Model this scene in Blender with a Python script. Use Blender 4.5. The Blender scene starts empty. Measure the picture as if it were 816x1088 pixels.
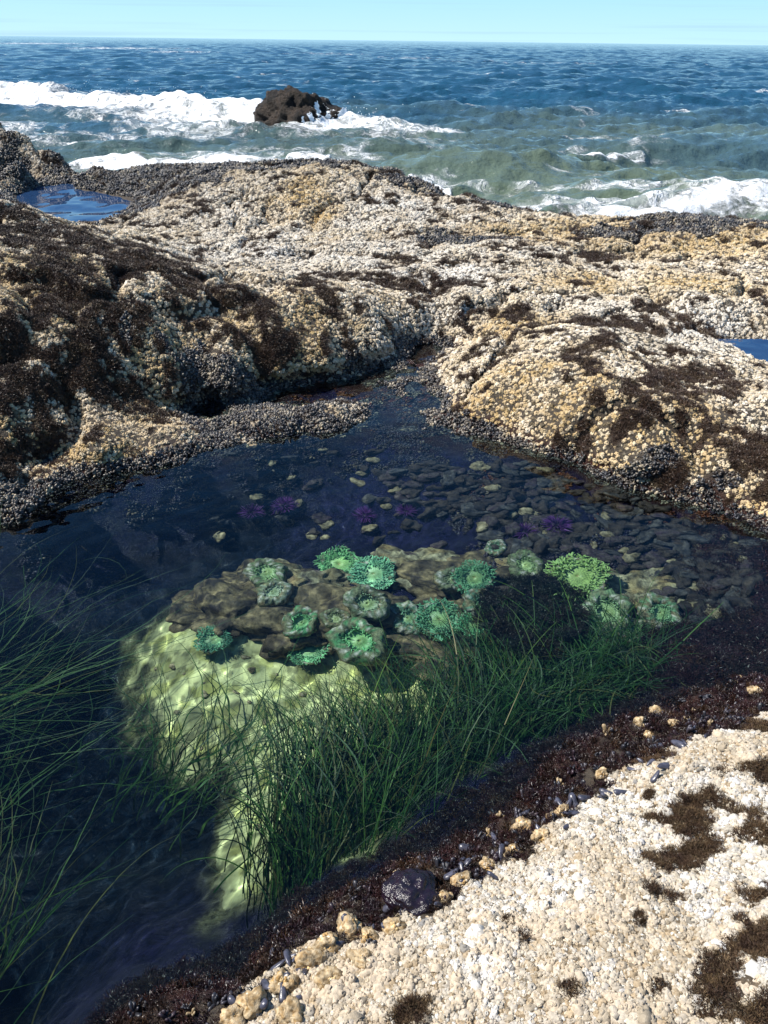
import bpy, math, numpy as np
from mathutils import Vector, Euler
SC = bpy.context.scene
COL = SC.collection
RNG = np.random.default_rng(7)
PI = math.pi
SEA = -1.0

# ------------------------------------------------------------------ camera
F = 847.0
CAM = np.array([0.0, 0.0, 1.60])
PITCH, ROLL = math.radians(30.6), math.radians(0.7)
def _rx(a): return np.array([[1,0,0],[0,math.cos(a),-math.sin(a)],[0,math.sin(a),math.cos(a)]])
def _rz(a): return np.array([[math.cos(a),-math.sin(a),0],[math.sin(a),math.cos(a),0],[0,0,1]])
CM = _rx(PI/2 - PITCH) @ _rz(ROLL)
def ray(u, v):
    d = CM @ np.array([(u-408)/F, -(v-544)/F, -1.0])
    return d/np.linalg.norm(d)
def at(u, v, z=0.0):
    """world point seen at a place of the photograph, at height z (refracted when under the pool's surface)"""
    d = ray(u, v)
    if z > -0.001 or z <= SEA+0.001:
        return CAM + d*((z-CAM[2])/d[2])
    p = CAM + d*((0-CAM[2])/d[2])
    h = np.array([d[0], d[1]]); s = np.linalg.norm(h); s2 = s/1.33
    dd = np.array([h[0]/s*s2, h[1]/s*s2, -math.sqrt(1-s2*s2)])
    return p + dd*(z/dd[2])
cam = bpy.data.cameras.new('camera'); co = bpy.data.objects.new('camera', cam); COL.objects.link(co)
cam.sensor_fit = 'VERTICAL'; cam.sensor_height = 24; cam.lens = 24*F/1088
cam.clip_start = 0.05; cam.clip_end = 30000
from mathutils import Matrix
co.matrix_world = Matrix.Translation(CAM.tolist()) @ Matrix(CM.tolist()).to_4x4()
SC.camera = co

# ------------------------------------------------------------------ noise
def _hash(ix, iy, seed):
    h = (ix.astype(np.int64)*374761393 + iy.astype(np.int64)*668265263 + seed*974634777) & 0xffffffff
    h = ((h ^ (h >> 13))*1274126177) & 0xffffffff
    h = ((h ^ (h >> 16))*2246822519) & 0xffffffff
    return ((h ^ (h >> 15)) & 0xffffff)/float(0xffffff)
def vnoise(x, y, seed=0):
    ix = np.floor(x); iy = np.floor(y); fx = x-ix; fy = y-iy
    fx = fx*fx*fx*(fx*(fx*6-15)+10); fy = fy*fy*fy*(fy*(fy*6-15)+10)
    a = _hash(ix,iy,seed); b = _hash(ix+1,iy,seed); c = _hash(ix,iy+1,seed); d = _hash(ix+1,iy+1,seed)
    return (a*(1-fx)+b*fx)*(1-fy) + (c*(1-fx)+d*fx)*fy
def fbm(x, y, s, octv=4, seed=0, gain=.5):
    t = 0; a = 1; n = 0; x = x/s; y = y/s
    for k in range(octv):
        t = t + a*(vnoise(x, y, seed+k*17)*2-1); n += a; a *= gain
        x, y = x*1.93+y*.55+3.1, y*1.93-x*.55+7.7
    return t/n*1.6
def worley(x, y, s, seed=0):
    """distance to the nearest of scattered points, in cells"""
    x = x/s; y = y/s; ix = np.floor(x); iy = np.floor(y); best = np.full(x.shape, 9.0)
    for dx in (-1,0,1):
        for dy in (-1,0,1):
            px = ix+dx+_hash(ix+dx,iy+dy,seed); py = iy+dy+_hash(ix+dx,iy+dy,seed+5)
            best = np.minimum(best, (px-x)**2+(py-y)**2)
    return np.sqrt(best)
def sstep(a, b, x):
    t = np.clip((x-a)/(b-a), 0, 1); return t*t*(3-2*t)

# ------------------------------------------------------------------ terrain base, from points read off the photograph
CP = [  # near ledge
 (816,765,.17),(760,785,.17),(700,808,.15),(655,832,.15),(620,853,.14),(580,880,.14),(545,908,.13),(500,942,.13),(450,970,.12),(400,990,.12),(345,1018,.12),(290,1050,.11),(240,1088,.11),
 (816,1088,.30),(600,1088,.24),(816,900,.25),(650,950,.22),(450,1088,.2),(720,1020,.26),(816,980,.28),(720,880,.2),(560,1000,.2),
 (816,722,.01),(750,740,0),(690,762,.0),(600,808,0),(520,862,0),(440,915,0),(370,955,0),(290,990,0),(200,1045,0),(120,1088,0),
 (780,765,.07),(665,808,.07),(570,858,.06),(490,915,.06),(400,965,.06),(300,1015,.05),(210,1075,.05),
 (816,690,-.04),(760,700,-.05),(720,712,-.08),(790,660,-.07),
 # pool floor
 (190,680,-.48),(300,700,-.5),(400,740,-.5),(230,780,-.55),(330,850,-.5),(280,920,-.42),(240,720,-.5),(330,760,-.52),(260,1000,-.3),
 (470,800,-.35),(400,880,-.3),(560,780,-.28),(640,740,-.22),(520,730,-.4),(600,690,-.34),
 (80,720,-.75),(60,850,-.8),(100,980,-.6),(180,900,-.68),(30,680,-.55),(140,630,-.55),(150,760,-.66),(40,760,-.85),
 (250,640,-.42),(320,610,-.40),(390,610,-.36),(450,620,-.33),(520,610,-.28),(600,610,-.27),(660,640,-.25),(560,660,-.33),(380,670,-.42),(460,680,-.40),
 (250,560,-.5),(350,560,-.5),(430,570,-.42),(200,620,-.6),
 (500,520,-.16),(600,540,-.17),(700,570,-.14),(780,600,-.1),(650,600,-.2),(560,570,-.25),(740,640,-.16),
 (430,500,-.14),(400,450,-.035),(460,445,-.03),(430,470,-.05),(500,478,-.06),(360,462,-.04),(330,500,-.25),(250,520,-.22),(140,565,-.32),
 # far shoreline
 (0,556,0),(30,536,0),(60,514,0),(95,503,0),(130,497,0),(185,490,0),(225,478,0),
 (240,457,.02),(280,448,.035),(320,442,.035),(370,432,.03),(260,475,-.02),(330,470,-.06),
 (250,438,-.03),(290,424,-.05),(330,414,-.05),(400,397,-.06),(445,376,-.04),(458,364,0),(440,392,-.04),(420,410,-.035),
 (200,432,0),(230,424,0),(290,410,0),(350,402,0),(400,388,0),(440,368,0),(180,440,.04),
 (195,400,.145),(240,388,.17),(290,376,.16),(350,374,.13),(400,368,.095),(436,352,.075),(160,420,.11),
 (456,348,.08),(480,372,.10),(466,386,0),(478,410,.04),
 # left lower lobe
 (0,490,.14),(50,478,.09),(100,472,.09),(160,466,.07),(212,455,.05),(60,440,.17),(120,440,.12),(0,440,.24),(-80,130,.60),(-200,124,.62),(-200,200,.45),(-80,180,.45),(-120,250,.66),(-150,320,.60),(-150,400,.45),(-100,480,.25),(-110,560,.05),
 # left mound
 (0,218,.62),(40,232,.62),(80,250,.60),(120,262,.55),(160,280,.48),(210,305,.40),(270,318,.34),(330,316,.33),(400,322,.28),(445,332,.16),
 (0,300,.60),(60,350,.46),(120,390,.26),(200,362,.25),(300,345,.27),(100,300,.54),(160,330,.41),(0,380,.38),
 # hollow behind the mound, far shelf
 (130,240,.13),(180,262,.15),(230,285,.16),(290,300,.16),(350,298,.15),(430,312,.15),
 (40,205,.05),(80,204,.05),(112,224,.05),(70,236,.05),(95,214,.04),
 (0,194,.16),(45,196,.12),(135,205,.15),(150,228,.16),
 (0,136,.58),(30,148,.50),(60,163,.36),(100,176,.30),(150,181,.27),(190,181,.26),(20,170,.40),(80,190,.2),
 (250,183,.26),(330,184,.30),(400,190,.28),(450,202,.24),(500,217,.2),(560,228,.17),(620,232,.15),(700,235,.15),(816,240,.15),
 (300,230,.2),(450,240,.2),(600,262,.18),(750,270,.18),(250,280,.2),(400,285,.2),(200,230,.19),
 (500,320,.19),(640,310,.22),(760,318,.26),(600,360,.25),(700,405,.25),(810,420,.24),(560,410,.2),(640,450,.18),(740,480,.15),(800,505,.11),(510,400,.12),(510,430,.08),(590,465,.08),(680,500,.07),
 (786,374,.04),(812,374,.05),(790,384,.05),(745,372,.2),(780,362,.2),(780,400,.2),
 (470,432,0),(520,460,0),(585,482,0),(640,509,0),(720,530,0),(790,548,0),(816,556,0),(440,420,-.04),(600,500,-.08),(700,545,-.09),
 (900,560,.12),(900,640,.12),(900,720,.18),(830,600,-.02),(835,660,-.02),
]
P = [at(*c) for c in CP]
W = [(0,0,.27),(.6,0,.33),(1.6,.4,.38),(1.8,1.6,.35),(-.6,0,.12),(-.45,.45,-.1),(-1.3,.1,.25),(-1.45,.9,.35),(-.95,.95,-.7),(-1.15,1.5,-.7),(-1.9,1.3,.45),(-1.75,2.2,.35),(-1.5,1.9,-.4),(-1.9,2.8,.25),(-1.55,2.5,-.3),(-2.6,2.6,.5),
     (0,-1.2,.4),(1.5,-1.2,.5),(-1.5,-1.2,.4),(3,0,.5),(-3,0,.6),(0,-3,.6),(3,3,.35),(4,5,.25),(6,6,.1),(8,6,-.4),(-4,4,.6),(-5,6,.5),(-8,8,.6),(-8,3,.7),(8,0,.4),(-7,-4,.8),(7,-4,.8),(0,-8,.9)]
W += [(p[0], p[1], p[2]) for p in []]
for u, v, z in [(0,134,.75),(60,162,.55),(150,180,.32),(250,183,.26),(330,184,.3),(400,190,.28),(450,202,.24),(500,217,.2),(560,228,.17),(620,232,.15),(700,235,.15),(816,240,.15),(1000,250,.1),(-200,120,.75)]:
    p = at(u, v, z); W.append((p[0]*1.06, p[1]*1.06, -.25)); W.append((p[0]*1.22, p[1]*1.22, -1.5)); W.append((p[0]*1.6, p[1]*1.6, -1.9))
PTS = np.array([tuple(p) for p in P] + W, float)
def warp(x, y):
    """coordinates in which far and near have like spacing"""
    return x, y
def _phi(r2): return np.sqrt(r2 + .006)
def _solve():
    X = PTS[:, :2]; n = len(X)
    r2 = ((X[:,None]-X[None])**2).sum(-1)
    A = np.zeros((n+3, n+3)); A[:n,:n] = _phi(r2) - 8e-3*np.eye(n)
    A[:n,n] = 1; A[:n,n+1:] = X; A[n:,:n] = A[:n,n:].T
    b = np.zeros(n+3); b[:n] = PTS[:,2]
    return np.linalg.solve(A, b)
WT = _solve()
def base(x, y):
    x = np.asarray(x, float); y = np.asarray(y, float); out = np.empty(x.shape); n = len(PTS)
    xf = x.ravel(); yf = y.ravel(); of = out.ravel()
    for s in range(0, len(xf), 40000):
        a = xf[s:s+40000]; b = yf[s:s+40000]
        r2 = (a[:,None]-PTS[None,:,0])**2 + (b[:,None]-PTS[None,:,1])**2
        of[s:s+40000] = _phi(r2) @ WT[:n] + WT[n] + WT[n+1]*a + WT[n+2]*b
    return of.reshape(x.shape)

def poly_sd(x, y, poly):
    """signed distance to a closed outline, negative inside"""
    poly = np.array(poly)[:, :2]; d = np.full(x.shape, 1e9); ins = np.zeros(x.shape, bool)
    for i in range(len(poly)):
        ax, ay = poly[i]; bx, by = poly[(i+1) % len(poly)]
        ex, ey = bx-ax, by-ay
        t = np.clip(((x-ax)*ex+(y-ay)*ey)/(ex*ex+ey*ey+1e-12), 0, 1)
        d = np.minimum(d, (x-ax-t*ex)**2+(y-ay-t*ey)**2)
        c = ((ay > y) != (by > y))
        with np.errstate(divide='ignore', invalid='ignore'):
            c &= x < (bx-ax)*(y-ay)/(by-ay+1e-15)+ax
        ins ^= c
    d = np.sqrt(d); return np.where(ins, -d, d)
SAND = [at(u,v,-.5) for u,v in [(165,650),(230,655),(330,675),(420,685),(500,705),(520,790),(460,880),(390,950),(310,985),(250,965),(225,915),(235,865),(252,838),(230,815),(180,805),(132,780),(138,710)]]  # left edge and notch trace the shadow line, put into the floor's colour
NEARSD_LINE = [at(u,v,0) for u,v in [(1400,600),(900,690),(816,722),(750,740),(690,762),(600,808),(520,862),(440,915),(370,955),(290,990),(200,1045),(120,1088),(40,1160)]] + [np.array([-.6,-.1,0]), np.array([-.6,-4,0]), np.array([9,-4,0]), np.array([9,1,0])]
def near_sd(x, y): return poly_sd(np.asarray(x,float), np.asarray(y,float), NEARSD_LINE)
CRUST_LINE = [at(u,v,z) for u,v,z in [(1400,640,.2),(900,735,.18),(816,762,.17),(760,782,.17),(700,806,.15),(655,830,.15),(620,851,.14),(580,880,.14),(545,905,.13),(500,938,.13),(450,966,.12),(400,985,.12),(350,1005,.12),(300,1035,.11),(240,1085,.11),(200,1140,.1)]] + [np.array([-.3,.2,0]), np.array([-.5,-4,0]), np.array([9,-4,0]), np.array([9,1,0])]
def crust_sd(x, y): return poly_sd(np.asarray(x,float), np.asarray(y,float), CRUST_LINE) + .035*fbm(x,y,.12,3,63) + .015*fbm(x,y,.03,2,64)
def sand_sd(x, y): return poly_sd(np.asarray(x,float), np.asarray(y,float), SAND)

def blob(x, y, items):
    """sum of soft ellipses lying on the ground, each given by a place, a height, half sizes"""
    m = np.zeros_like(x)
    for u, v, z, ru, rv in items:
        p = at(u, v, z); d = np.linalg.norm(p-CAM); e = (CAM[2]-z)/d
        wx = ru*d/F; wy = rv*d/F/e
        q = ((x-p[0])/wx)**2 + ((y-p[1])/wy)**2
        m = np.maximum(m, np.exp(-q*.9))
    return m
def height(x, y, sd=None):
    x = np.asarray(x,float); y = np.asarray(y,float)
    b = base(x, y)
    if sd is None: sd = near_sd(x, y)
    near = sstep(.05, -.12, sd); far = 1-near
    above = sstep(-.02, .1, b); under = 1-above
    ss = sand_sd(x, y); sandw = sstep(.12, -.05, ss + .06*fbm(x,y,.25,3,91))*sstep(-.15,-.28,b)
    r = np.hypot(x, y); fr = sstep(3, 6, r)
    z = b.copy()
    z += far*above*(fbm(x,y,.9,4,3)*.036*(1+fr*.3) + (0.35-worley(x,y,.34,8)**2)*.028 + fbm(x,y,.16,3,12)*.016)
    # cracks and hollows between the lobes of the shelf
    ridg = 1-np.abs(fbm(x,y,.95,3,44))
    z -= far*above*sstep(.86,.99,ridg)*.07
    z += near*above*(fbm(x,y,.35,4,5)*.02 + fbm(x,y,.07,2,6)*.006 + (0.3-worley(x,y,.034,7)**2)*.010)
    band = sstep(.03,-.02,sd)*sstep(-.2,-.12,sd)
    z += band*(0.3-worley(x,y,.09,31)**2)*.06
    z += under*(1-sandw)*(fbm(x,y,.3,4,21)*.035 + (0.3-worley(x,y,.13,23)**2)*.035)
    z += sandw*fbm(x,y,.3,3,25)*.008
    pl = blob(x,y,[(70,216,.10,80,22),(800,378,.12,45,12)]); z = z*(1-np.clip(pl*1.2,0,1)) + (b-.03)*np.clip(pl*1.2,0,1)
    return z
def normals(x, y, e=.012):
    zx = (height(x+e,y)-height(x-e,y))/(2*e); zy = (height(x,y+e)-height(x,y-e))/(2*e)
    n = np.stack([-zx,-zy,np.ones_like(zx)],-1); return n/np.linalg.norm(n,axis=-1,keepdims=True)

# ------------------------------------------------------------------ zones: what grows where (colours of crust, weed, mussels)
ALG = [(30,250,.6,90,26),(110,270,.5,70,24),(170,295,.45,60,18),(20,330,.55,34,40),(80,350,.45,24,20),(60,300,.55,60,24),(240,315,.35,60,10),(340,312,.33,60,10),(100,428,.13,80,10),(290,345,.3,34,8),(30,400,.3,30,14),(140,325,.45,34,14),
       (445,305,.18,60,7),(560,345,.25,60,14),(650,345,.25,80,12),(720,335,.25,50,10),(540,395,.15,60,8),(700,440,.22,70,30),(770,470,.2,70,32),(650,420,.25,40,16),(730,400,.25,80,16),(640,270,.2,40,5),(710,500,.1,70,12),(540,330,.2,40,8),(640,375,.25,60,10)]
NALG = [(700,775+30,.16,22,8),(752,850,.2,36,22),(790,830,.2,40,14),(735,878,.22,50,26),(800,880,.23,50,30),(740,915,.22,40,30),(690,845,.18,16,12),(780,950,.26,46,30),(810,1000,.28,50,36),(790,1060,.28,50,30),(800,780,.17,30,12),(720,960,.22,18,10),(560,1000,.19,14,10),(700,1053,.26,14,10),(430,1078,.19,34,16),(600,1060,.22,20,12),(690,960,.2,12,8),(540,980,.18,14,8),(790,1085,.28,40,20),(680,975,.2,10,6)]
OCH = [(60,470,.1,100,16),(170,380,.25,50,30),(300,350,.25,80,24),(60,330,.4,60,30),(520,430,.1,80,24),(600,455,.1,70,22),(560,400,.2,50,14),(650,470,.12,60,20),(545,350,.15,40,16),(620,300,.2,40,12),(730,300,.22,60,10),(620,250,.18,100,10),(760,260,.18,90,12),(700,470,.15,80,20),(805,530,.08,40,30),(180,490,.05,60,12),(90,480,.14,80,12),(320,222,.2,30,10),(340,230,.2,20,8),(250,380,.25,60,10)]
MUS = [(310,450,.03,80,22),(300,425,.02,80,10),(20,160,.6,110,30),(100,185,.35,90,14),(200,190,.28,90,12),(60,188,.25,100,10),(330,188,.3,160,9),(470,207,.22,90,9),(560,226,.17,90,7),(150,205,.2,50,12),(700,255,.16,90,5),(760,245,.16,90,6),(500,255,.18,60,5)]
DRK = [(300,412,.07,150,20),(400,388,.07,60,18),(240,415,.05,60,18),(60,515,.05,90,14),(20,540,.03,60,20),(640,505,.03,80,7),(740,525,.03,80,7),(440,370,.04,24,14)]  # dark waterline mussels, also standing in for shade in the undercuts
WHT = [(390,235,.2,160,14),(330,265,.2,160,20),(620,320,.22,50,20),(700,350,.25,100,18),(760,330,.25,50,16),(450,260,.2,130,16),(480,290,.2,100,14)]

def weed_mask(x, y):
    return blob(x,y,ALG)*.62 + .34*fbm(x,y,.16,3,101) + .44*fbm(x,y,.055,3,104) + .12*fbm(x,y,.5,2,102)
def push(x, y, z, k=.07):
    """rock lips that lean out over the water on the shore facing the near ledge"""
    m = blob(x, y, [(230,405,.1,70,22),(330,390,.1,90,22),(420,370,.1,50,20),(50,510,.05,90,26),(620,500,.05,60,14)])
    return y - 1.6*k*sstep(.03,.12,z)*np.clip(m*1.3,0,1)*(near_sd(x,y) > .3)
def mesh_np(name, V, Q, mat=None, smooth=True, attrs=None, link=True):
    me = bpy.data.meshes.new(name)
    V = np.asarray(V, np.float32); Q = np.asarray(Q, np.int32); k = Q.shape[1]
    me.vertices.add(len(V)); me.vertices.foreach_set('co', V.ravel())
    me.loops.add(Q.size); me.loops.foreach_set('vertex_index', Q.ravel())
    me.polygons.add(len(Q)); me.polygons.foreach_set('loop_start', np.arange(0, Q.size, k, dtype=np.int32))
    me.polygons.foreach_set('use_smooth', np.full(len(Q), smooth))
    me.update(calc_edges=True); me.validate()
    for an, (ty, arr) in (attrs or {}).items():
        a = me.attributes.new(an, ty, 'POINT')
        arr = np.asarray(arr, np.float32)
        if ty == 'FLOAT_COLOR':
            if arr.shape[1] == 3: arr = np.concatenate([arr, np.ones((len(arr),1),np.float32)],1)
            a.data.foreach_set('color', arr.ravel())
        elif ty == 'FLOAT': a.data.foreach_set('value', arr.ravel())
        elif ty == 'FLOAT_VECTOR': a.data.foreach_set('vector', arr.ravel())
        elif ty == 'INT': a.data.foreach_set('value', arr.astype(np.int32).ravel())
    if mat: me.materials.append(mat)
    o = bpy.data.objects.new(name, me)
    if link: COL.objects.link(o)
    return o
def tag(o, label=None, cat=None, group=None, kind=None):
    if label: o['label'] = label
    if cat: o['category'] = cat
    if group: o['group'] = group
    if kind: o['kind'] = kind
    return o

# ------------------------------------------------------------------ materials
def new_mat(name):
    m = bpy.data.materials.new(name); m.use_nodes = True
    nt = m.node_tree; b = nt.nodes['Principled BSDF']; return m, nt, b
def N(nt, t, **kw):
    n = nt.nodes.new(t)
    for k, v in kw.items():
        if k in n.inputs: n.inputs[k].default_value = v
        else: setattr(n, k, v)
    return n
def L(nt, a, b): nt.links.new(a, b)
def pos_noise(nt, scale, detail=4, rough=.6, seed=0.0):
    g = N(nt, 'ShaderNodeNewGeometry'); mp = N(nt, 'ShaderNodeVectorMath', operation='ADD'); mp.inputs[1].default_value = (seed, seed*1.7, seed*.3)
    L(nt, g.outputs['Position'], mp.inputs[0])
    n = N(nt, 'ShaderNodeTexNoise'); n.inputs['Scale'].default_value = scale; n.inputs['Detail'].default_value = detail; n.inputs['Roughness'].default_value = rough
    L(nt, mp.outputs[0], n.inputs['Vector']); return n
def mul_value(nt, col_out, fac_out, lo, hi):
    mr = N(nt, 'ShaderNodeMapRange'); L(nt, fac_out, mr.inputs[0])
    mr.inputs[1].default_value = .3; mr.inputs[2].default_value = .7; mr.inputs[3].default_value = lo; mr.inputs[4].default_value = hi
    mx = N(nt, 'ShaderNodeVectorMath', operation='SCALE'); L(nt, col_out, mx.inputs[0]); L(nt, mr.outputs[0], mx.inputs['Scale']); return mx.outputs[0]
def attr_mat(name, attr='col', inst=False, rough=.8, spec=.4, ns=90., lo=.7, hi=1.25, bump=.3, bdist=.004, coat=0, wet=None):
    m, nt, b = new_mat(name)
    a = N(nt, 'ShaderNodeAttribute'); a.attribute_name = attr
    if inst: a.attribute_type = 'INSTANCER'
    n = pos_noise(nt, ns)
    L(nt, mul_value(nt, a.outputs['Color'], n.outputs[0], lo, hi), b.inputs['Base Color'])
    b.inputs['Roughness'].default_value = rough; b.inputs['Specular IOR Level'].default_value = spec; b.inputs['Coat Weight'].default_value = coat
    if bump:
        bp = N(nt, 'ShaderNodeBump'); bp.inputs['Strength'].default_value = bump; bp.inputs['Distance'].default_value = bdist
        n2 = pos_noise(nt, ns*1.7, 6, .7, 5.); L(nt, n2.outputs[0], bp.inputs['Height']); L(nt, bp.outputs[0], b.inputs['Normal'])
    if wet:
        a2 = N(nt, 'ShaderNodeAttribute'); a2.attribute_name = wet
        mr = N(nt, 'ShaderNodeMapRange'); L(nt, a2.outputs['Fac'], mr.inputs[0]); mr.inputs[3].default_value = rough; mr.inputs[4].default_value = .25
        L(nt, mr.outputs[0], b.inputs['Roughness'])
    return m
M_ROCK = attr_mat('rock', 'col', ns=60, bump=1.0, bdist=.02, lo=.5, hi=1.5, wet='wet')
M_SAND = attr_mat('sand', 'col', ns=45, lo=.75, hi=1.2, bump=.4, bdist=.004)
M_CRUST = attr_mat('crust', 'tint', inst=True, rough=.85, spec=.25, ns=160, lo=.72, hi=1.18, bump=.5, bdist=.003)
M_SHELL = attr_mat('shell', 'tint', inst=True, rough=.4, spec=.5, ns=120, lo=.6, hi=1.3, bump=.3, bdist=.002)
M_WEED = attr_mat('weed', 'tint', inst=True, rough=.42, spec=.5, ns=80, lo=.6, hi=1.5, bump=0)

# ------------------------------------------------------------------ terrain mesh
def polar(tdense, nd, rs, tail=28):
    t = np.concatenate([np.linspace(-PI, -tdense, tail)[:-1], np.linspace(-tdense, tdense, nd), np.linspace(tdense, PI, tail)[1:]])
    T, R = np.meshgrid(t, rs); return R*np.sin(T), R*np.cos(T)
def grid_quads(nr, nc):
    i = np.arange(nr*nc).reshape(nr, nc)
    return np.stack([i[:-1,:-1], i[:-1,1:], i[1:,1:], i[1:,:-1]], -1).reshape(-1, 4)
def shelf_colour(x, y, z, sd, ss):
    """base colours under the crust"""
    n1 = fbm(x,y,.3,4,61)*.5+.5; n2 = fbm(x,y,.06,3,62)*.5+.5
    col = np.empty(x.shape+(3,))
    dark = np.array([.035,.028,.022]); tan = np.array([.16,.12,.075]); cream = np.array([.34,.25,.15])
    near = sstep(.02,-.1,sd)
    f = np.clip(.25+.5*n1+.3*(n2-.5),0,1)[...,None]
    col[:] = dark*(1-f*.5) + tan*f*.5
    white = sstep(.012,-.012,crust_sd(x,y))*near*(1-.85*sstep(.5,.75,blob(x,y,NALG)*.85+.45*fbm(x,y,.06,4,71)))
    col = col*(1-white[...,None]) + (cream*(.75+.4*n2[...,None]))*white[...,None]
    # wet weedy band at the water line ; further down the floor colour also carries painted shade
    wa = (sstep(.38,.52,weed_mask(x,y))*(1-near))[...,None]; col = col*(1-wa)+np.array([.05,.03,.02])*wa
    wet = sstep(.09,.02,z+.03*(n2-.5))*(1-white)
    wc = np.array([.022,.012,.012])*(1-n1[...,None]) + np.array([.05,.02,.014])*n1[...,None]
    col = col*(1-wet[...,None]) + wc*wet[...,None]
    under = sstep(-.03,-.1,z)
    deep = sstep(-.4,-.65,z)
    uc = np.array([.013,.012,.044])*(.4+n1[...,None]*1.1)  # coralline violet, plus the navy of water and reflected sky as colour
    uc = uc*(1-deep[...,None]) + np.array([.004,.010,.020])*deep[...,None]  # shade and depth darkness of the left basin painted into the floor
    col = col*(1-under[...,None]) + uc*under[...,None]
    sandw = (sstep(.08,-.10,ss+.10*fbm(x,y,.2,4,91))*sstep(-.07,-.18,z))[...,None]
    sc = np.array([.66,.64,.30])*(.75+.45*n2[...,None]) - .12*sstep(.55,.8,fbm(x,y,.045,2,77)*.5+.5)[...,None]
    sc = sc*(1-.5*sstep(.45,.7,fbm(x,y,.12,5,78)*.5+.5))[...,None]*(1-.5*sstep(.6,.75,fbm(x,y,.02,2,79)*.5+.5))[...,None]
    col = col*(1-sandw) + sc*sandw
    return np.clip(col,0.004,1), wet, sandw[...,0]

rs = np.concatenate([[.02,.15,.3], np.geomspace(.45, 12.5, 900), np.geomspace(12.8, 20, 12)])
X, Y = polar(math.radians(36), 760, rs)
SD = near_sd(X, Y); SS = sand_sd(X, Y)
Z = height(X, Y, SD)
nr, nc = X.shape
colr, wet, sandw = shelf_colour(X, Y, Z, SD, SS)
# lobes hang over the water a little: push steep shore faces outward with height
V = np.stack([X, push(X, Y, Z), Z], -1).reshape(-1, 3)
Q = grid_quads(nr, nc)
fx = X.reshape(-1)[Q].mean(1); fy = Y.reshape(-1)[Q].mean(1); fz = Z.reshape(-1)[Q].mean(1)
fs = sandw.reshape(-1)[Q].mean(1); fn = SD.reshape(-1)[Q].mean(1)
POOLBOX = (fy < 5.2) & (fy > -.4) & (np.abs(fx) < 2.6)
is_sand = (fs > .5)
is_pool = (~is_sand) & (fz < -.005) & POOLBOX
is_near = (~is_sand) & (~is_pool) & (fn < .02)
is_far = ~(is_sand | is_pool | is_near)
def sub(name, mask, mat, kind='structure'):
    q = Q[mask]; used, inv = np.unique(q, return_inverse=True); q = inv.reshape(q.shape)
    o = mesh_np(name, V[used], q, mat, True, {'col': ('FLOAT_COLOR', colr.reshape(-1,3)[used]), 'wet': ('FLOAT', wet.reshape(-1)[used])})
    o.cycles.is_caustics_receiver = True
    return tag(o, kind=kind)
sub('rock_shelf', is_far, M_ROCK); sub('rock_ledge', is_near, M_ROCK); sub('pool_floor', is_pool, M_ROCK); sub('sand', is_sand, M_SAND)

# ------------------------------------------------------------------ scattering
def ico(sub_, r=1.0):
    import bmesh
    bm = bmesh.new(); bmesh.ops.create_icosphere(bm, subdivisions=sub_, radius=r)
    v = np.array([q.co[:] for q in bm.verts]); f = np.array([[w.index for w in g.verts] for g in bm.faces]); bm.free(); return v, f
def tri_quads(f): return f
def join(parts):
    V = []; Fs = []; k = 0
    for v, f in parts: V.append(v); Fs.append(f+k); k += len(v)
    return np.concatenate(V), np.concatenate(Fs)
def lump_disp(v, rng, amp, fr=2.0):
    d = np.zeros(len(v))
    for i in range(10):
        k = rng.normal(size=3)*fr*(1+i*.35); d += np.sin(v@k + rng.uniform(0,6.28))/(1+i*.5)
    return v*(1+amp*d[:,None]*.4)
def barnacle_v(rng, n=9, r=1.0, h=.8):
    """an acorn barnacle: ribbed cone with a sunken mouth, triangles"""
    a = np.linspace(0, 2*PI, n, endpoint=False) + rng.uniform(0,1)
    rr = 1+.14*np.where(np.arange(n)%2, 1, -1)+rng.uniform(-.08,.08,n)
    rings = []
    for rad, z in ((1.0,0),(.82,.5),(.52,.95),(.40,1.0),(.22,.62)):
        rings.append(np.stack([np.cos(a)*rad*rr*r, np.sin(a)*rad*rr*r, np.full(n, z*h)+rng.uniform(-.04,.04,n)*h], -1))
    rings.append(np.array([[0,0,.5*h]]))
    v = np.concatenate(rings); f = []
    for k in range(4):
        for i in range(n):
            a0, a1 = k*n+i, k*n+(i+1)%n; f += [(a0,a1,a1+n),(a0,a1+n,a0+n)]
    for i in range(n): f.append((4*n+i, 4*n+(i+1)%n, 5*n))
    return v, np.array(f)
def rot_to(nrm, spin):
    z = nrm/np.linalg.norm(nrm); t = np.array([1,0,0]) if abs(z[0]) < .8 else np.array([0,1,0])
    x = np.cross(t, z); x /= np.linalg.norm(x); y = np.cross(z, x); c, s = math.cos(spin), math.sin(spin)
    return np.stack([x*c+y*s, -x*s+y*c, z], 1)
def cluster(rng, nb=9, mus=0):
    v, f = ico(2); v = lump_disp(v, rng, .34, 1.8)*np.array([rng.uniform(.8,1.1),rng.uniform(.7,1),.7]); parts = [(v, f)]
    for i in range(nb):
        th = rng.uniform(0, 2*PI); ph = math.acos(rng.uniform(.15, 1)); d = np.array([math.sin(ph)*math.cos(th), math.sin(ph)*math.sin(th), math.cos(ph)])
        s = rng.uniform(.22,.42); bv, bf = barnacle_v(rng, 7, 1, rng.uniform(.8,1.3))
        p = d*np.array([1,1,.72])*.86
        parts.append((bv*s @ rot_to(d, rng.uniform(0,6)).T + p, bf))
    return join(parts)
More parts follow.
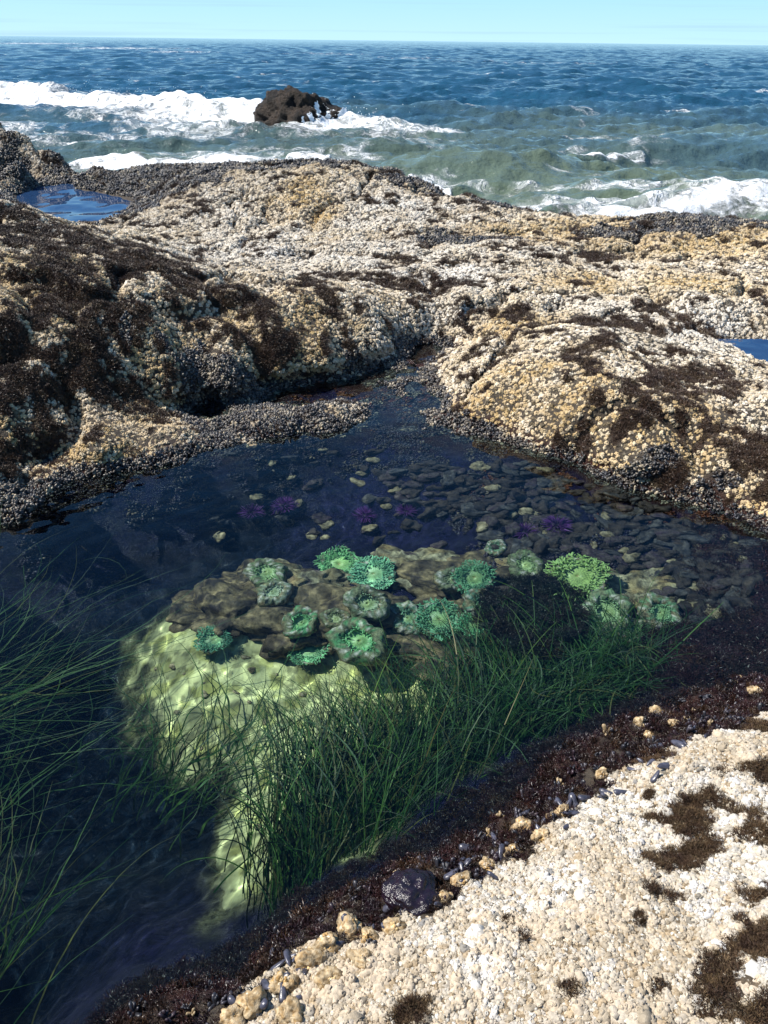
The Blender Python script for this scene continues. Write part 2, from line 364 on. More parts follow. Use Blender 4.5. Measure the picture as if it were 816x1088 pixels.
def mussel_v(rng):
    """a closed mussel: pointed at the hinge, round at the lip"""
    v, f = ico(2); t = (v[:,0]+1)/2
    w = .5*np.sqrt(np.clip(t,0,1))*(1.15-.35*t); 
    q = np.sqrt(np.clip(1-v[:,0]**2,1e-4,1))
    o = np.stack([v[:,0]*1.0, v[:,1]/q*w*np.clip(q*1.5,0,1)*1.05 + .12*np.sin(t*PI), v[:,2]/q*w*.62*np.clip(q*1.5,0,1)], -1)
    return o, f
def mussel_bunch(rng, n=5):
    parts = []
    for i in range(n):
        v, f = mussel_v(rng); a = rng.uniform(0,2*PI); tilt = rng.uniform(.3,1.3)
        d = np.array([math.cos(a)*math.cos(tilt), math.sin(a)*math.cos(tilt), math.sin(tilt)])
        z = rot_to(d, rng.uniform(0,6)); R = np.stack([z[:,2], z[:,0], z[:,1]], 1)
        parts.append((v*rng.uniform(.6,.95) @ R.T + np.array([math.cos(a),math.sin(a),0])*rng.uniform(.2,.6)+np.array([0,0,.1]), f))
    return join(parts)
def tuft_v(rng, n=70, spread=1.0, wdt=.05, segs=4):
    """a cushion of short curly fronds"""
    V = []; Fs = []; k = 0
    for i in range(n):
        a = rng.uniform(0,2*PI); rr = math.sqrt(rng.uniform())*.75; p = np.array([math.cos(a)*rr, math.sin(a)*rr, 0.0])
        lean = rng.uniform(.2,1.1)*(.4+rr); az = a+rng.normal()*.7; d = np.array([math.cos(az)*lean, math.sin(az)*lean, 1.0]); d /= np.linalg.norm(d)
        ln = rng.uniform(.5,1.0)*(1.1-.4*rr)*spread; side = np.array([-math.sin(az), math.cos(az), 0])
        for s in range(segs+1):
            w = wdt*(1-.75*s/segs)*(1+.6*rng.uniform())
            V += [p-side*w, p+side*w]
            if s < segs:
                a0 = k+2*s; Fs += [(a0,a0+1,a0+3),(a0,a0+3,a0+2)]
            p = p + d*ln/segs; d = d + rng.normal(size=3)*.35; d /= np.linalg.norm(d)
            side = side + rng.normal(size=3)*.4; side /= np.linalg.norm(side)
        k += 2*(segs+1)
    return np.array(V), np.array(Fs)
def protos(name, gens, mat, seed, smooth=False):
    c = bpy.data.collections.new(name)
    for i, g in enumerate(gens):
        v, f = g(np.random.default_rng(seed+i))
        o = mesh_np('%s_form' % name, v, f, mat, smooth, link=False); o.name = '%s_form_%02d' % (name, i)
        o.cycles.is_caustics_receiver = True
        c.objects.link(o)
    return c
PC_CLUSTER = protos('cluster', [lambda r: cluster(r, 14)]*7, M_CRUST, 10, True)
PC_BARN = protos('barnacle', [lambda r: barnacle_v(r, 12, 1, .9), lambda r: barnacle_v(r, 14, 1, .7), lambda r: cluster(r, 9), lambda r: cluster(r, 6), lambda r: cluster(r, 7), lambda r: cluster(r, 12)], M_CRUST, 30, True)
PC_MUS = protos('mussel', [lambda r: mussel_bunch(r, 5), lambda r: mussel_bunch(r, 7), lambda r: mussel_bunch(r, 4)], M_SHELL, 50, True)
PC_TUFT = protos('tuft', [lambda r: tuft_v(r, 130, .9, .035, 5)]*4, M_WEED, 70)
M_CRUST_U, M_SHELL_U, M_WEED_U = M_CRUST, M_SHELL, M_WEED

def euler_from(nrm, spin, tilt=None):
    """eulers (XYZ) that turn +z onto the normal after a spin about z"""
    nx, ny, nz = nrm.T
    out = np.empty((len(nrm),3))
    for i in range(len(nrm)):
        R = Matrix(rot_to(nrm[i], spin[i]).tolist()); e = R.to_euler('XYZ'); out[i] = (e.x, e.y, e.z)
    return out
_NG = {}
def scatter_group(pc):
    if pc.name in _NG: return _NG[pc.name]
    g = bpy.data.node_groups.new('scatter_'+pc.name, 'GeometryNodeTree')
    g.interface.new_socket('Geometry', in_out='INPUT', socket_type='NodeSocketGeometry'); g.interface.new_socket('Geometry', in_out='OUTPUT', socket_type='NodeSocketGeometry')
    gi = g.nodes.new('NodeGroupInput'); go = g.nodes.new('NodeGroupOutput')
    ip = g.nodes.new('GeometryNodeInstanceOnPoints'); ci = g.nodes.new('GeometryNodeCollectionInfo')
    ci.inputs['Collection'].default_value = pc; ci.inputs['Separate Children'].default_value = True; ci.inputs['Reset Children'].default_value = True
    def na(nm, ty):
        n = g.nodes.new('GeometryNodeInputNamedAttribute'); n.data_type = ty; n.inputs['Name'].default_value = nm; return n.outputs['Attribute']
    g.links.new(gi.outputs[0], ip.inputs['Points']); g.links.new(ci.outputs[0], ip.inputs['Instance'])
    ip.inputs['Pick Instance'].default_value = True
    g.links.new(na('idx','INT'), ip.inputs['Instance Index']); g.links.new(na('rot','FLOAT_VECTOR'), ip.inputs['Rotation']); g.links.new(na('scl','FLOAT_VECTOR'), ip.inputs['Scale'])
    g.links.new(ip.outputs[0], go.inputs[0]); _NG[pc.name] = g; return g
def scatter(name, pts, nrm, scl, tint, pc, label, cat):
    n = len(pts)
    if n == 0: return
    me = bpy.data.meshes.new(name); me.vertices.add(n); me.vertices.foreach_set('co', pts.astype(np.float32).ravel())
    rot = euler_from(nrm, RNG.uniform(0, 2*PI, n))
    for an, ty, arr, key in (('rot','FLOAT_VECTOR',rot,'vector'),('scl','FLOAT_VECTOR',scl,'vector'),('tint','FLOAT_COLOR',np.concatenate([tint,np.ones((n,1))],1),'color')):
        a = me.attributes.new(an, ty, 'POINT'); a.data.foreach_set(key, arr.astype(np.float32).ravel())
    a = me.attributes.new('idx','INT','POINT'); a.data.foreach_set('value', RNG.integers(0, len(pc.objects), n).astype(np.int32))
    o = bpy.data.objects.new(name, me); COL.objects.link(o)
    o.modifiers.new('scatter', 'NODES').node_group = scatter_group(pc)
    o.cycles.is_caustics_receiver = True
    tag(o, label, cat, None, 'stuff'); return o
def jitter_grid(x0, x1, y0, y1, s):
    xs = np.arange(x0, x1, s); ys = np.arange(y0, y1, s*.87); gx, gy = np.meshgrid(xs, ys); gx[1::2] += s/2
    return (gx+RNG.uniform(-.38,.38,gx.shape)*s).ravel(), (gy+RNG.uniform(-.38,.38,gy.shape)*s).ravel()
def pick(cols, w, n):
    i = RNG.choice(len(cols), n, p=np.array(w)/sum(w)); c = np.array(cols)[i]
    return c*RNG.uniform(.8,1.15,(n,1))
def in_wedge(x, y, deg=40, rmax=12.5): return (np.abs(np.arctan2(x, y)) < math.radians(deg)) & (np.hypot(x,y) < rmax)

CREAM = [(.62,.55,.42),(.55,.44,.28),(.70,.67,.60),(.48,.36,.20)]
# ---- near ledge crust
x, y = jitter_grid(-.5, 2.0, .35, 2.3, .0105)
k = in_wedge(x, y, 55); x, y = x[k], y[k]
edge = crust_sd(x, y)
alg = blob(x, y, NALG); am = alg*.85 + .45*fbm(x,y,.06,4,71)
cr = (edge < 0) & (am < .74)
crx, cry = x[cr], y[cr]
z = height(crx, cry); nn = normals(crx, cry); nn = nn + RNG.normal(size=nn.shape)*.22; nn /= np.linalg.norm(nn,axis=1,keepdims=True)
s = RNG.uniform(.0042,.0088,len(crx))*(1+.5*(fbm(crx,cry,.1,2,66)>.5)); s[RNG.uniform(size=len(s))<.04] *= 1.5
w = fbm(crx,cry,.16,4,67)
t1 = pick([(.68,.63,.55),(.62,.55,.44),(.76,.73,.69)], [3,3,2], len(crx)); t2 = pick([(.52,.43,.31),(.58,.50,.39),(.47,.36,.23)], [3,3,1], len(crx))
ww = np.clip(.5+1.3*w+RNG.normal(size=len(crx))*.25,0,1)[:,None]
tint = (t1*ww + t2*(1-ww))*.73; dk_ = RNG.uniform(size=len(crx)) < .04; tint[dk_] *= .45
NEAR_B = dict(p=np.stack([crx,cry,z-.002],-1), n=nn, s=s, t=tint)
d = np.linalg.norm(NEAR_B['p']-CAM,axis=1)
# the largest ones in view become objects of their own (below); the rest is one crust
pr = np.stack([crx,cry,z],-1)-CAM; pc_ = pr @ CM; uu = 408+F*pc_[:,0]/-pc_[:,2]; vv = 544-F*pc_[:,1]/-pc_[:,2]
vis = (uu>10)&(uu<806)&(vv<1078)
rank = np.argsort(-(s/d)*vis)[:300]
keep = np.ones(len(crx),bool); keep[rank] = False
scatter('barnacle_crust', NEAR_B['p'][keep], nn[keep], np.repeat(s[keep,None],3,1)*RNG.uniform(.8,1.3,(keep.sum(),3)), tint[keep], PC_BARN, 'cream barnacle crust covering the bright ledge in the near right corner', 'barnacles')
bms = list(PC_BARN.objects)
BT = [attr_mat('barnacle_shell', 'x', ns=160, rough=.85, spec=.25, bump=.5, bdist=.003) for _ in range(0)]
def plain(name, c, rough=.8, spec=.3, ns=120, lo=.7, hi=1.2, bump=.5, bdist=.003):
    m, nt, b = new_mat(name); n = pos_noise(nt, ns); rgb = N(nt,'ShaderNodeRGB'); rgb.outputs[0].default_value = (*c,1)
    L(nt, mul_value(nt, rgb.outputs[0], n.outputs[0], lo, hi), b.inputs['Base Color']); b.inputs['Roughness'].default_value = rough; b.inputs['Specular IOR Level'].default_value = spec
    if bump:
        bp = N(nt,'ShaderNodeBump'); bp.inputs['Strength'].default_value = bump; bp.inputs['Distance'].default_value = bdist
        n2 = pos_noise(nt, ns*1.7, 6, .7, 5.); L(nt, n2.outputs[0], bp.inputs['Height']); L(nt, bp.outputs[0], b.inputs['Normal'])
    return m
bshades = [plain('barnacle_shell', c, .85, .25, 160) for c in ((.62,.58,.51),(.54,.47,.38),(.46,.38,.28))]
bmesh_data = []
for bo in bms:
    row = []
    for m in bshades:
        md = bo.data.copy(); md.materials.clear(); md.materials.append(m); row.append(md)
    bmesh_data.append(row)
for j, i in enumerate(rank):
    o = bpy.data.objects.new('barnacle', bmesh_data[j % len(bms)][int(np.argmin([abs(tint[i].mean()-q) for q in (.52,.45,.38)]))])
    R = Matrix(rot_to(nn[i], RNG.uniform(0,6)).tolist()).to_4x4()
    o.matrix_world = Matrix.Translation(NEAR_B['p'][i].tolist()) @ R @ Matrix.Scale(float(s[i]),4); COL.objects.link(o)
    o.cycles.is_caustics_receiver = True
    tag(o, 'large cream barnacle in the dense crust of the near right ledge', 'barnacle', 'largest barnacles on the near ledge')
# base of second layer: tiny ones filling gaps
x, y = jitter_grid(-.5, 1.9, .35, 2.3, .0085); k = in_wedge(x, y, 55); x, y = x[k], y[k]
e2 = crust_sd(x,y); k = (e2 < .01) & (blob(x,y,NALG)*.85+.45*fbm(x,y,.06,4,71) < .9); x, y = x[k], y[k]
n_ = len(x); z = height(x,y)
scatter('small_barnacles', np.stack([x,y,z-.001],-1), np.stack([RNG.normal(size=n_)*.2,RNG.normal(size=n_)*.2,np.ones(n_)],-1), np.repeat(RNG.uniform(.0025,.005,(n_,1)),3,1), pick([(.50,.43,.33),(.42,.33,.22),(.58,.55,.48)],[3,2,2],n_), PC_BARN, 'tiny barnacles filling the gaps of the crust on the near ledge', 'barnacles')
# ---- near ledge weed: dark cushions (each a thing, below) plus loose weed
TUFT_PTS = []
x, y = jitter_grid(-.5, 2.0, .35, 2.3, .012); k = in_wedge(x, y, 55); x, y = x[k], y[k]
am = blob(x,y,NALG)*.85 + .45*fbm(x,y,.06,4,71); k = (am > .71) & (crust_sd(x,y) < .01); NW = (x[k], y[k])

# ---- wet band along the near shore and the reddish shallows at right
x, y = jitter_grid(-.8, 2.2, .3, 3.0, .02); k = in_wedge(x, y, 55); x, y = x[k], y[k]
sd = near_sd(x,y); e = crust_sd(x,y); z = height(x,y)
shal = blob(x,y,[(760,680,-.06,90,50),(800,620,-.06,60,60),(700,690,-.1,50,40)])
k = (z > -.45) & (e > -.005) & ((sd < .13+.06*fbm(x,y,.15,2,81)) | (shal > .35)) & (RNG.uniform(size=len(x)) < .8)
x, y, z = x[k], y[k], z[k]; n_ = len(x)
scatter('red_algae', np.stack([x,y,z-.004],-1), np.stack([RNG.normal(size=n_)*.3,RNG.normal(size=n_)*.3,np.ones(n_)],-1), np.repeat(RNG.uniform(.016,.032,(n_,1)),3,1)*RNG.uniform(.7,1.2,(n_,3)),
        pick([(.030,.011,.011),(.020,.010,.007),(.045,.022,.010),(.016,.008,.012)],[3,3,1.2,3],n_), PC_TUFT, 'dark red and brown weed band between the near ledge and the water', 'algae')

k = (RNG.uniform(size=n_) < .22) & (z > -.02); kn = k.sum()
scatter('band_mussels', np.stack([x[k],y[k],z[k]+.004],-1), np.stack([RNG.normal(size=kn)*.4,RNG.normal(size=kn)*.4,np.ones(kn)],-1), np.repeat(RNG.uniform(.009,.018,(kn,1)),3,1),
        pick([(.02,.02,.026),(.045,.04,.05),(.03,.018,.024),(.30,.22,.12)],[4,3,3,.5],kn), PC_MUS, 'small dark mussels packed among the weed between the near ledge and the water', 'mussels')
# ---- far shelf
x, y = jitter_grid(-7.5, 7.5, 1.9, 12.4, .0155)
k = in_wedge(x, y, 38) & (near_sd(x,y) > .1); x, y = x[k], y[k]
b = base(x, y); k = (b > -.30) & ((np.hypot(x,y) < 5.2) | (b > -.1)); x, y = x[k], y[k]
# thin out with distance, growing the pieces to match (clusters further out are mussel clumps)
r = np.hypot(x,y); e_ = .02; slope = np.sqrt(1+((height(x+e_,y)-height(x-e_,y))/(2*e_))**2+((height(x,y+e_)-height(x,y-e_))/(2*e_))**2)
k = RNG.uniform(size=len(x)) < np.clip((3.6/np.maximum(r,3.0))**1.1, .3, 1)*.82*np.minimum(slope,2.0); x, y, r = x[k], y[k], r[k]
z = height(x, y)
# drop what the sea side hides
k = (z > -.30); x, y, r, z = x[k], y[k], r[k], z[k]
nn = normals(x, y, .02)
n1 = fbm(x,y,.14,4,101); n2 = fbm(x,y,.5,3,102)
alg = blob(x,y,ALG); och = blob(x,y,OCH); mus = blob(x,y,MUS); drk = blob(x,y,DRK); wht = blob(x,y,WHT)
lowz = sstep(.06,.015,z)
backp = blob(x,y,[(70,215,.1,70,18)])
a_ = weed_mask(x,y)
kind = np.zeros(len(x), int)                     # 0 crust 1 mussels 2 weed 3 none
kind[(mus*1.1 + .35*fbm(x,y,.2,3,103) > .62)] = 1
kind[(a_ > .47)] = 2
drk_ = np.maximum(drk*1.0, lowz*.9) + .3*n1
kind[(drk_ > .6)] = 1
kind[(z < -.03)] = 3; kind[(z < -.012) & (r < 5.2) & (fbm(x,y,.11,4,130) > -.02+.25*sstep(-.05,-.25,z)) & (RNG.uniform(size=len(x)) < .75) & (blob(x,y,[(445,378,-.03,30,26),(425,400,-.03,26,16)]) < .4)] = 4; kind[(z < .012) & (blob(x,y,[(447,376,-.03,22,22)]) > .5)] = 3
kind[(backp > .45) & (z < .12)] = 3
rp = blob(x,y,[(790,377,.12,30,9)]); kind[(rp > .5) & (z < .14)] = 3
sc_f = np.clip((np.maximum(r,3.0)/3.6)**.55, .9, 2.0)
def put(name, k, pc, smin, smax, tint, label, cat, dz=-.006, flat=1.0, lean=.25):
    n_ = k.sum(); nv = nn[k] + RNG.normal(size=(n_,3))*lean; nv /= np.linalg.norm(nv,axis=1,keepdims=True)
    s = (RNG.uniform(smin,smax,n_)*sc_f[k])[:,None]*RNG.uniform(.8,1.2,(n_,3))*np.array([1,1,flat])
    return scatter(name, np.stack([x[k],push(x[k],y[k],z[k]),z[k]+dz],-1), nv, s, tint, pc, label, cat)
k = kind == 0; n_ = k.sum()
c1 = pick([(.62,.53,.40),(.55,.46,.32),(.69,.62,.51),(.42,.34,.24)],[4,3,3,1.5], n_)
c2 = pick([(.52,.38,.20),(.44,.31,.14),(.60,.49,.32)],[3,2,2], n_)
c3 = pick([(.66,.60,.51),(.55,.50,.43),(.71,.66,.57),(.40,.36,.31)],[3,1.5,3,1], n_)
c4 = pick([(.30,.22,.13),(.22,.17,.12),(.40,.30,.18)],[2,2,2], n_)
wo = np.clip(och[k]*1.1+.35*n1[k],0,1)[:,None]; ww = np.clip(wht[k]*.9+.4*n2[k],0,1)[:,None]
t = c1*(1-ww)+c3*ww; t = t*(1-wo)+c2*wo
wm = np.clip(mus[k]*1.0+.3*n1[k],0,1)[:,None]*.8; t = t*(1-wm)+c4*wm; dk_ = RNG.uniform(size=n_) < .09; t[dk_] *= .3
put('barnacle_clusters', k, PC_CLUSTER, .0058, .0138, t, 'cream and ochre barnacle crust over the broad rock shelf beyond the pool', 'barnacles')
k = kind == 1; n_ = k.sum()
t = pick([(.035,.035,.04),(.06,.055,.05),(.12,.10,.08),(.03,.022,.018),(.20,.17,.13),(.34,.28,.19)],[4,3,2.5,3,2.0,1.2], n_)
put('mussel_bed', k, PC_MUS, .014, .024, t, 'blackish mussel bed on the back ridge and along the far waterline', 'mussels')
k = kind == 4; n_ = k.sum()
t = pick([(.020,.016,.030),(.040,.026,.040),(.055,.040,.034),(.020,.014,.018),(.16,.12,.08)],[4,3,2,3,.6], n_)
rw = RNG.uniform(size=n_) < 1.1*blob(x[k],y[k],[(330,412,-.04,110,16),(400,395,-.04,50,14),(620,505,-.06,90,12),(730,540,-.06,90,10),(440,372,-.03,20,12)]); t[rw] = pick([(.12,.032,.014),(.07,.02,.012),(.16,.06,.02)],[3,2,1],int(rw.sum()))
put('submerged_mussels', k, PC_MUS, .014, .026, t, 'dark purple-brown mussels carpeting the floor under water along the far side of the pool', 'mussels')
k = kind == 2; n_ = k.sum()
t = pick([(.060,.036,.022),(.085,.052,.030),(.045,.024,.016),(.11,.075,.04)],[4,3,3,1.0], n_)
put('brown_algae', k, PC_TUFT, .022, .038, t, 'dark brown weed patches on the mound and shelf beyond the pool', 'algae', flat=.8)

# ---- pool water
n1_, n2_ = 520, 820
xs = np.linspace(-2.7, 2.7, n1_); ys = np.linspace(-.3, 5.4, n2_); WX, WY = np.meshgrid(xs, ys)
rng = np.random.default_rng(3); WZ = np.zeros_like(WX)
for i in range(26):
    a = rng.uniform(0, 2*PI); lam = rng.uniform(.045,.15); kk = 2*PI/lam
    WZ += .0068/kk*np.sin(kk*(WX*np.cos(a)+WY*np.sin(a))+rng.uniform(0,6.28))
for i in range(8):
    a = rng.normal()*.5+2.2; lam = rng.uniform(.3,.7); kk = 2*PI/lam
    WZ += .008/kk*np.sin(kk*(WX*np.cos(a)+WY*np.sin(a))+rng.uniform(0,6.28))
wb = base(WX, WY); q = grid_quads(n2_, n1_)
ok = (wb.reshape(-1)[q].min(1) < .06)
q = q[ok]; Vw = np.stack([WX,WY,WZ],-1).reshape(-1,3); used, inv = np.unique(q, return_inverse=True)
m, nt, b = new_mat('pool_water'); nt.nodes.remove(b); out = nt.nodes['Material Output']
rf = N(nt,'ShaderNodeBsdfRefraction'); rf.inputs['Color'].default_value = (.82,.95,.95,1); rf.inputs['IOR'].default_value = 1.33; rf.inputs['Roughness'].default_value = 0
gl = N(nt,'ShaderNodeBsdfGlossy'); gl.inputs['Roughness'].default_value = 0.0
fr = N(nt,'ShaderNodeFresnel'); fr.inputs['IOR'].default_value = 1.33; mx = N(nt,'ShaderNodeMixShader')
L(nt, fr.outputs[0], mx.inputs[0]); L(nt, rf.outputs[0], mx.inputs[1]); L(nt, gl.outputs[0], mx.inputs[2]); L(nt, mx.outputs[0], out.inputs[0])
wo_ = mesh_np('pool_water', Vw[used], inv.reshape(q.shape), m, True); wo_.cycles.is_caustics_caster = True; tag(wo_, kind='structure')
# two little pools on the shelf
m2, nt, b = new_mat('still_water'); b.inputs['Base Color'].default_value = (.015,.04,.10,1); b.inputs['Roughness'].default_value = .02; b.inputs['IOR'].default_value = 1.33
for u, v, z_, ru, rv in [(70,216,.10,75,24),(800,377,.12,60,12)]:
    p = at(u,v,z_); d = np.linalg.norm(p-CAM); rx = ru*d/F; ry = rv*d/F/((CAM[2]-z_)/d); n_=60
    gx, gy = np.meshgrid(np.linspace(-1.2,1.2,n_), np.linspace(-1.2,1.2,n_)); gx = p[0]+gx*rx; gy = p[1]+gy*ry
    gz = z_+fbm(gx,gy,.3,3,5)*.012
    qq = grid_quads(n_,n_); ok = (base(gx,gy).reshape(-1)[qq].min(1) < z_+.05)&(np.hypot((gx-p[0])/rx,(gy-p[1])/ry).reshape(-1)[qq].min(1)<1.15)
    qq = qq[ok]; us, iv = np.unique(qq, return_inverse=True)
    tag(mesh_np('pool_water', np.stack([gx,gy,gz],-1).reshape(-1,3)[us], iv.reshape(qq.shape), m2, True), kind='structure')

# ------------------------------------------------------------------ the sea
rs2 = np.concatenate([np.geomspace(6.5, 7000, 1000), [12000, 24000]])
SX, SY = polar(math.radians(36), 820, rs2, 20)
R_ = np.hypot(SX, SY)
rng = np.random.default_rng(11); SZ = np.zeros_like(SX)
for i in range(46):
    lam = float(np.exp(rng.uniform(math.log(.5), math.log(14)))); kk = 2*PI/lam; a = -PI/2 + rng.normal()*.55 + .15
    amp = .017*lam**.62*rng.uniform(.5,1.2)/ (1 if lam < 6 else 1.3)
    fade = sstep(lam*130, lam*45, R_)
    ph = kk*(SX*math.cos(a)+SY*math.sin(a)) + rng.uniform(0,6.28) + .8*fbm(SX,SY,lam*2.5,2,200+i)
    s_ = np.sin(ph); SZ += fade*amp*(s_ - .25*np.cos(2*ph))
foam = np.zeros_like(SX); churn = np.zeros_like(SX)
def wave(pts, A, wb, wf, ff, fb, z0=SEA, taper=.12):
    """a breaking crest along a line: steep toward the shore, foam spilling down its front"""
    global SZ, foam, churn
    q = sorted([tuple(at(u, v, z0)[:2]) for u, v in pts]); px = np.array([a[0] for a in q]); py = np.array([a[1] for a in q])
    yc = np.interp(SX, px, py) + .35*fbm(SX,SY*0,2.0,3,301)
    span = px[-1]-px[0]; env = sstep(px[0]-.02, px[0]+taper*span, SX)*sstep(px[-1], px[-1]-taper*span, SX)
    if pts[0][0] <= 0: env = sstep(px[-1], px[-1]-taper*span, SX)
    if pts[-1][0] >= 816: env = sstep(px[0], px[0]+taper*span, SX)
    d = SY-yc
    prof = np.where(d > 0, np.exp(-(d/wb)**2), np.exp(-(d/wf)**2))
    lump = 1+.28*fbm(SX,SY,1.2,4,310)
    SZ = SZ + env*A*prof*lump
    if ff <= 0: return
    fm = env*sstep(-ff*1.0, -ff*.25, d+.3*ff*fbm(SX,SY,1.5,4,320))*sstep(fb, 0, d+.4*fb*fbm(SX,SY,.8,3,321))
    SZ = SZ + fm*A*.22*fbm(SX,SY,.6,4,330)
    foam = np.maximum(foam, fm)
    churn = np.maximum(churn, env*np.exp(-(np.maximum(-d,0)/(ff*1.6))**2)*(d<fb*2)*.6)
wave([(-400,104),(0,106),(60,110),(130,116),(200,122),(260,127),(330,133),(400,137),(488,139)], .5, 2.0, 1.3, 6.0, 1.6)
wave([(60,166),(110,168),(180,172),(260,176),(330,182)], .18, .8, .5, 1.3, .7)
wave([(300,170),(330,172),(356,176)], .30, .6, .4, .7, .4)
wave([(428,198),(455,200),(484,206)], .16, .5, .4, .6, .3)
wave([(540,232),(600,234),(680,234),(760,228),(816,220),(1100,214)], .16, .7, .5, 1.6, .5)
wave([(590,172),(640,170),(695,164)], .22, .6, .4, .3, .25)
wave([(380,182),(470,180),(560,190),(650,194),(760,196)], .10, 1.0, .8, -.2, .1)
# streaks of old foam
def streak(items, amp):
    global churn
    for u, v, ru, rv in items:
        p = at(u, v, SEA); d = np.linalg.norm(p-CAM); wx = ru*d/F; wy = rv*d*d/F/(CAM[2]-SEA)
        churn = np.maximum(churn, amp*np.exp(-((SX-p[0])/wx)**2-((SY-p[1])/wy)**2))
streak([(60,148,160,14),(200,140,150,14),(260,165,140,12),(350,165,80,14),(0,140,80,18),(420,150,90,10)], .62)
streak([(640,190,140,10),(560,205,90,10),(740,200,100,12),(690,160,60,7),(560,178,60,6),(470,190,60,8)], .45)
streak([(40,46.5,60,1.0),(130,52,80,1.3),(190,56,50,1.2)], .66); streak([(350,58,70,1.6),(430,62,60,1.4),(580,68,120,1.6),(300,88,60,1.6),(500,118,50,2)], .5)
streak([(330,128,90,12)], .9); streak([(420,138,90,8),(540,226,120,7),(660,226,140,8),(780,215,80,10),(450,196,50,7)], .85)
# foam whitens round the surf rock
RK = at(322, 136, SEA)
dr = np.hypot((SX-RK[0])/1.9, (SY-RK[1])/1.5); foam = np.maximum(foam, sstep(1.7,.9,dr+.35*fbm(SX,SY,.9,3,350))*.95)
caps = sstep(.80,.98,fbm(SX,SY*1.6,2.2,4,360)*.5+.5)*.55*sstep(400,60,R_); churn = np.maximum(churn, caps)
shore = sstep(3.5,.5,R_-np.interp(np.arctan2(SX,SY), [-.6,-.3,0,.3,.6],[12,11,10,9,9]))*.3; churn = np.maximum(churn, shore)
SZv = SZ + SEA
green = sstep(48,13,R_+6*fbm(SX,SY,5,3,370))
ms, nt, b = new_mat('sea_water')
at1 = N(nt,'ShaderNodeAttribute'); at1.attribute_name='foam'; at2 = N(nt,'ShaderNodeAttribute'); at2.attribute_name='churn'; at3 = N(nt,'ShaderNodeAttribute'); at3.attribute_name='green'
g = N(nt,'ShaderNodeNewGeometry')
def sn(scale, det, rough=.65, dist=0.):
    n = N(nt,'ShaderNodeTexNoise'); n.inputs['Scale'].default_value=scale; n.inputs['Detail'].default_value=det; n.inputs['Roughness'].default_value=rough; n.inputs['Distortion'].default_value=dist
    L(nt, g.outputs['Position'], n.inputs['Vector']); return n.outputs[0]
def mth(op, a, b_=None, clamp=False):
    n = N(nt,'ShaderNodeMath', operation=op); n.use_clamp = clamp
    for i, q in enumerate((a, b_)):
        if q is None: continue
        if isinstance(q, (int,float)): n.inputs[i].default_value = q
        else: L(nt, q, n.inputs[i])
    return n.outputs[0]
def mrange(a, lo, hi, o0=0., o1=1.):
    n = N(nt,'ShaderNodeMapRange'); n.interpolation_type='SMOOTHSTEP'; L(nt,a,n.inputs[0]); n.inputs[1].default_value=lo; n.inputs[2].default_value=hi; n.inputs[3].default_value=o0; n.inputs[4].default_value=o1; return n.outputs[0]
net = mth('ABSOLUTE', mth('SUBTRACT', sn(1.6,5,.7,.8), .5))        # thin threads of foam
thr = mrange(net, .0, .09, 1., 0.)
f1 = mrange(mth('ADD', mth('MULTIPLY', at1.outputs['Fac'], .70), mth('MULTIPLY', mth('SUBTRACT', sn(1.9,9,.78,.6), .5), 2.1)), .34, .66)
f2 = mrange(mth('ADD', mth('MULTIPLY', at2.outputs['Fac'], 1.0), mth('MULTIPLY', mth('SUBTRACT', sn(.9,6,.7,.5), .5), 1.3)), .42, .8)
f2 = mth('MULTIPLY', f2, mth('ADD', mth('MULTIPLY', thr, .85), .2))
fm = mth('MAXIMUM', f1, f2, True)
deep = N(nt,'ShaderNodeMixRGB'); deep.inputs[1].default_value=(.010,.050,.088,1); deep.inputs[2].default_value=(.095,.125,.085,1); L(nt, at3.outputs['Fac'], deep.inputs[0])
var = mul_value(nt, deep.outputs[0], sn(.12,4), .75, 1.3)
mc = N(nt,'ShaderNodeMixRGB'); L(nt, fm, mc.inputs[0]); L(nt, var, mc.inputs[1]); mc.inputs[2].default_value=(.95,.96,.96,1)
L(nt, mc.outputs[0], b.inputs['Base Color']); L(nt, mrange(fm,0,1,.08,.9), b.inputs['Roughness']); b.inputs['IOR'].default_value=1.33
bp = N(nt,'ShaderNodeBump'); bp.inputs['Strength'].default_value=1; bp.inputs['Distance'].default_value=.2
hh = mth('ADD', mth('MULTIPLY', sn(2.2,7,.6), .6), mth('MULTIPLY', sn(.35,5,.6), 1.8)); hh = mth('ADD', hh, mth('MULTIPLY', fm, mth('MULTIPLY', sn(5.,8,.75), .6)))
L(nt, hh, bp.inputs['Height']); L(nt, bp.outputs[0], b.inputs['Normal'])
so = mesh_np('sea', np.stack([SX,SY,SZv],-1).reshape(-1,3), grid_quads(*SX.shape), ms, True, {'foam':('FLOAT',foam.ravel()),'churn':('FLOAT',churn.ravel()),'green':('FLOAT',green.ravel())})
tag(so, kind='structure')

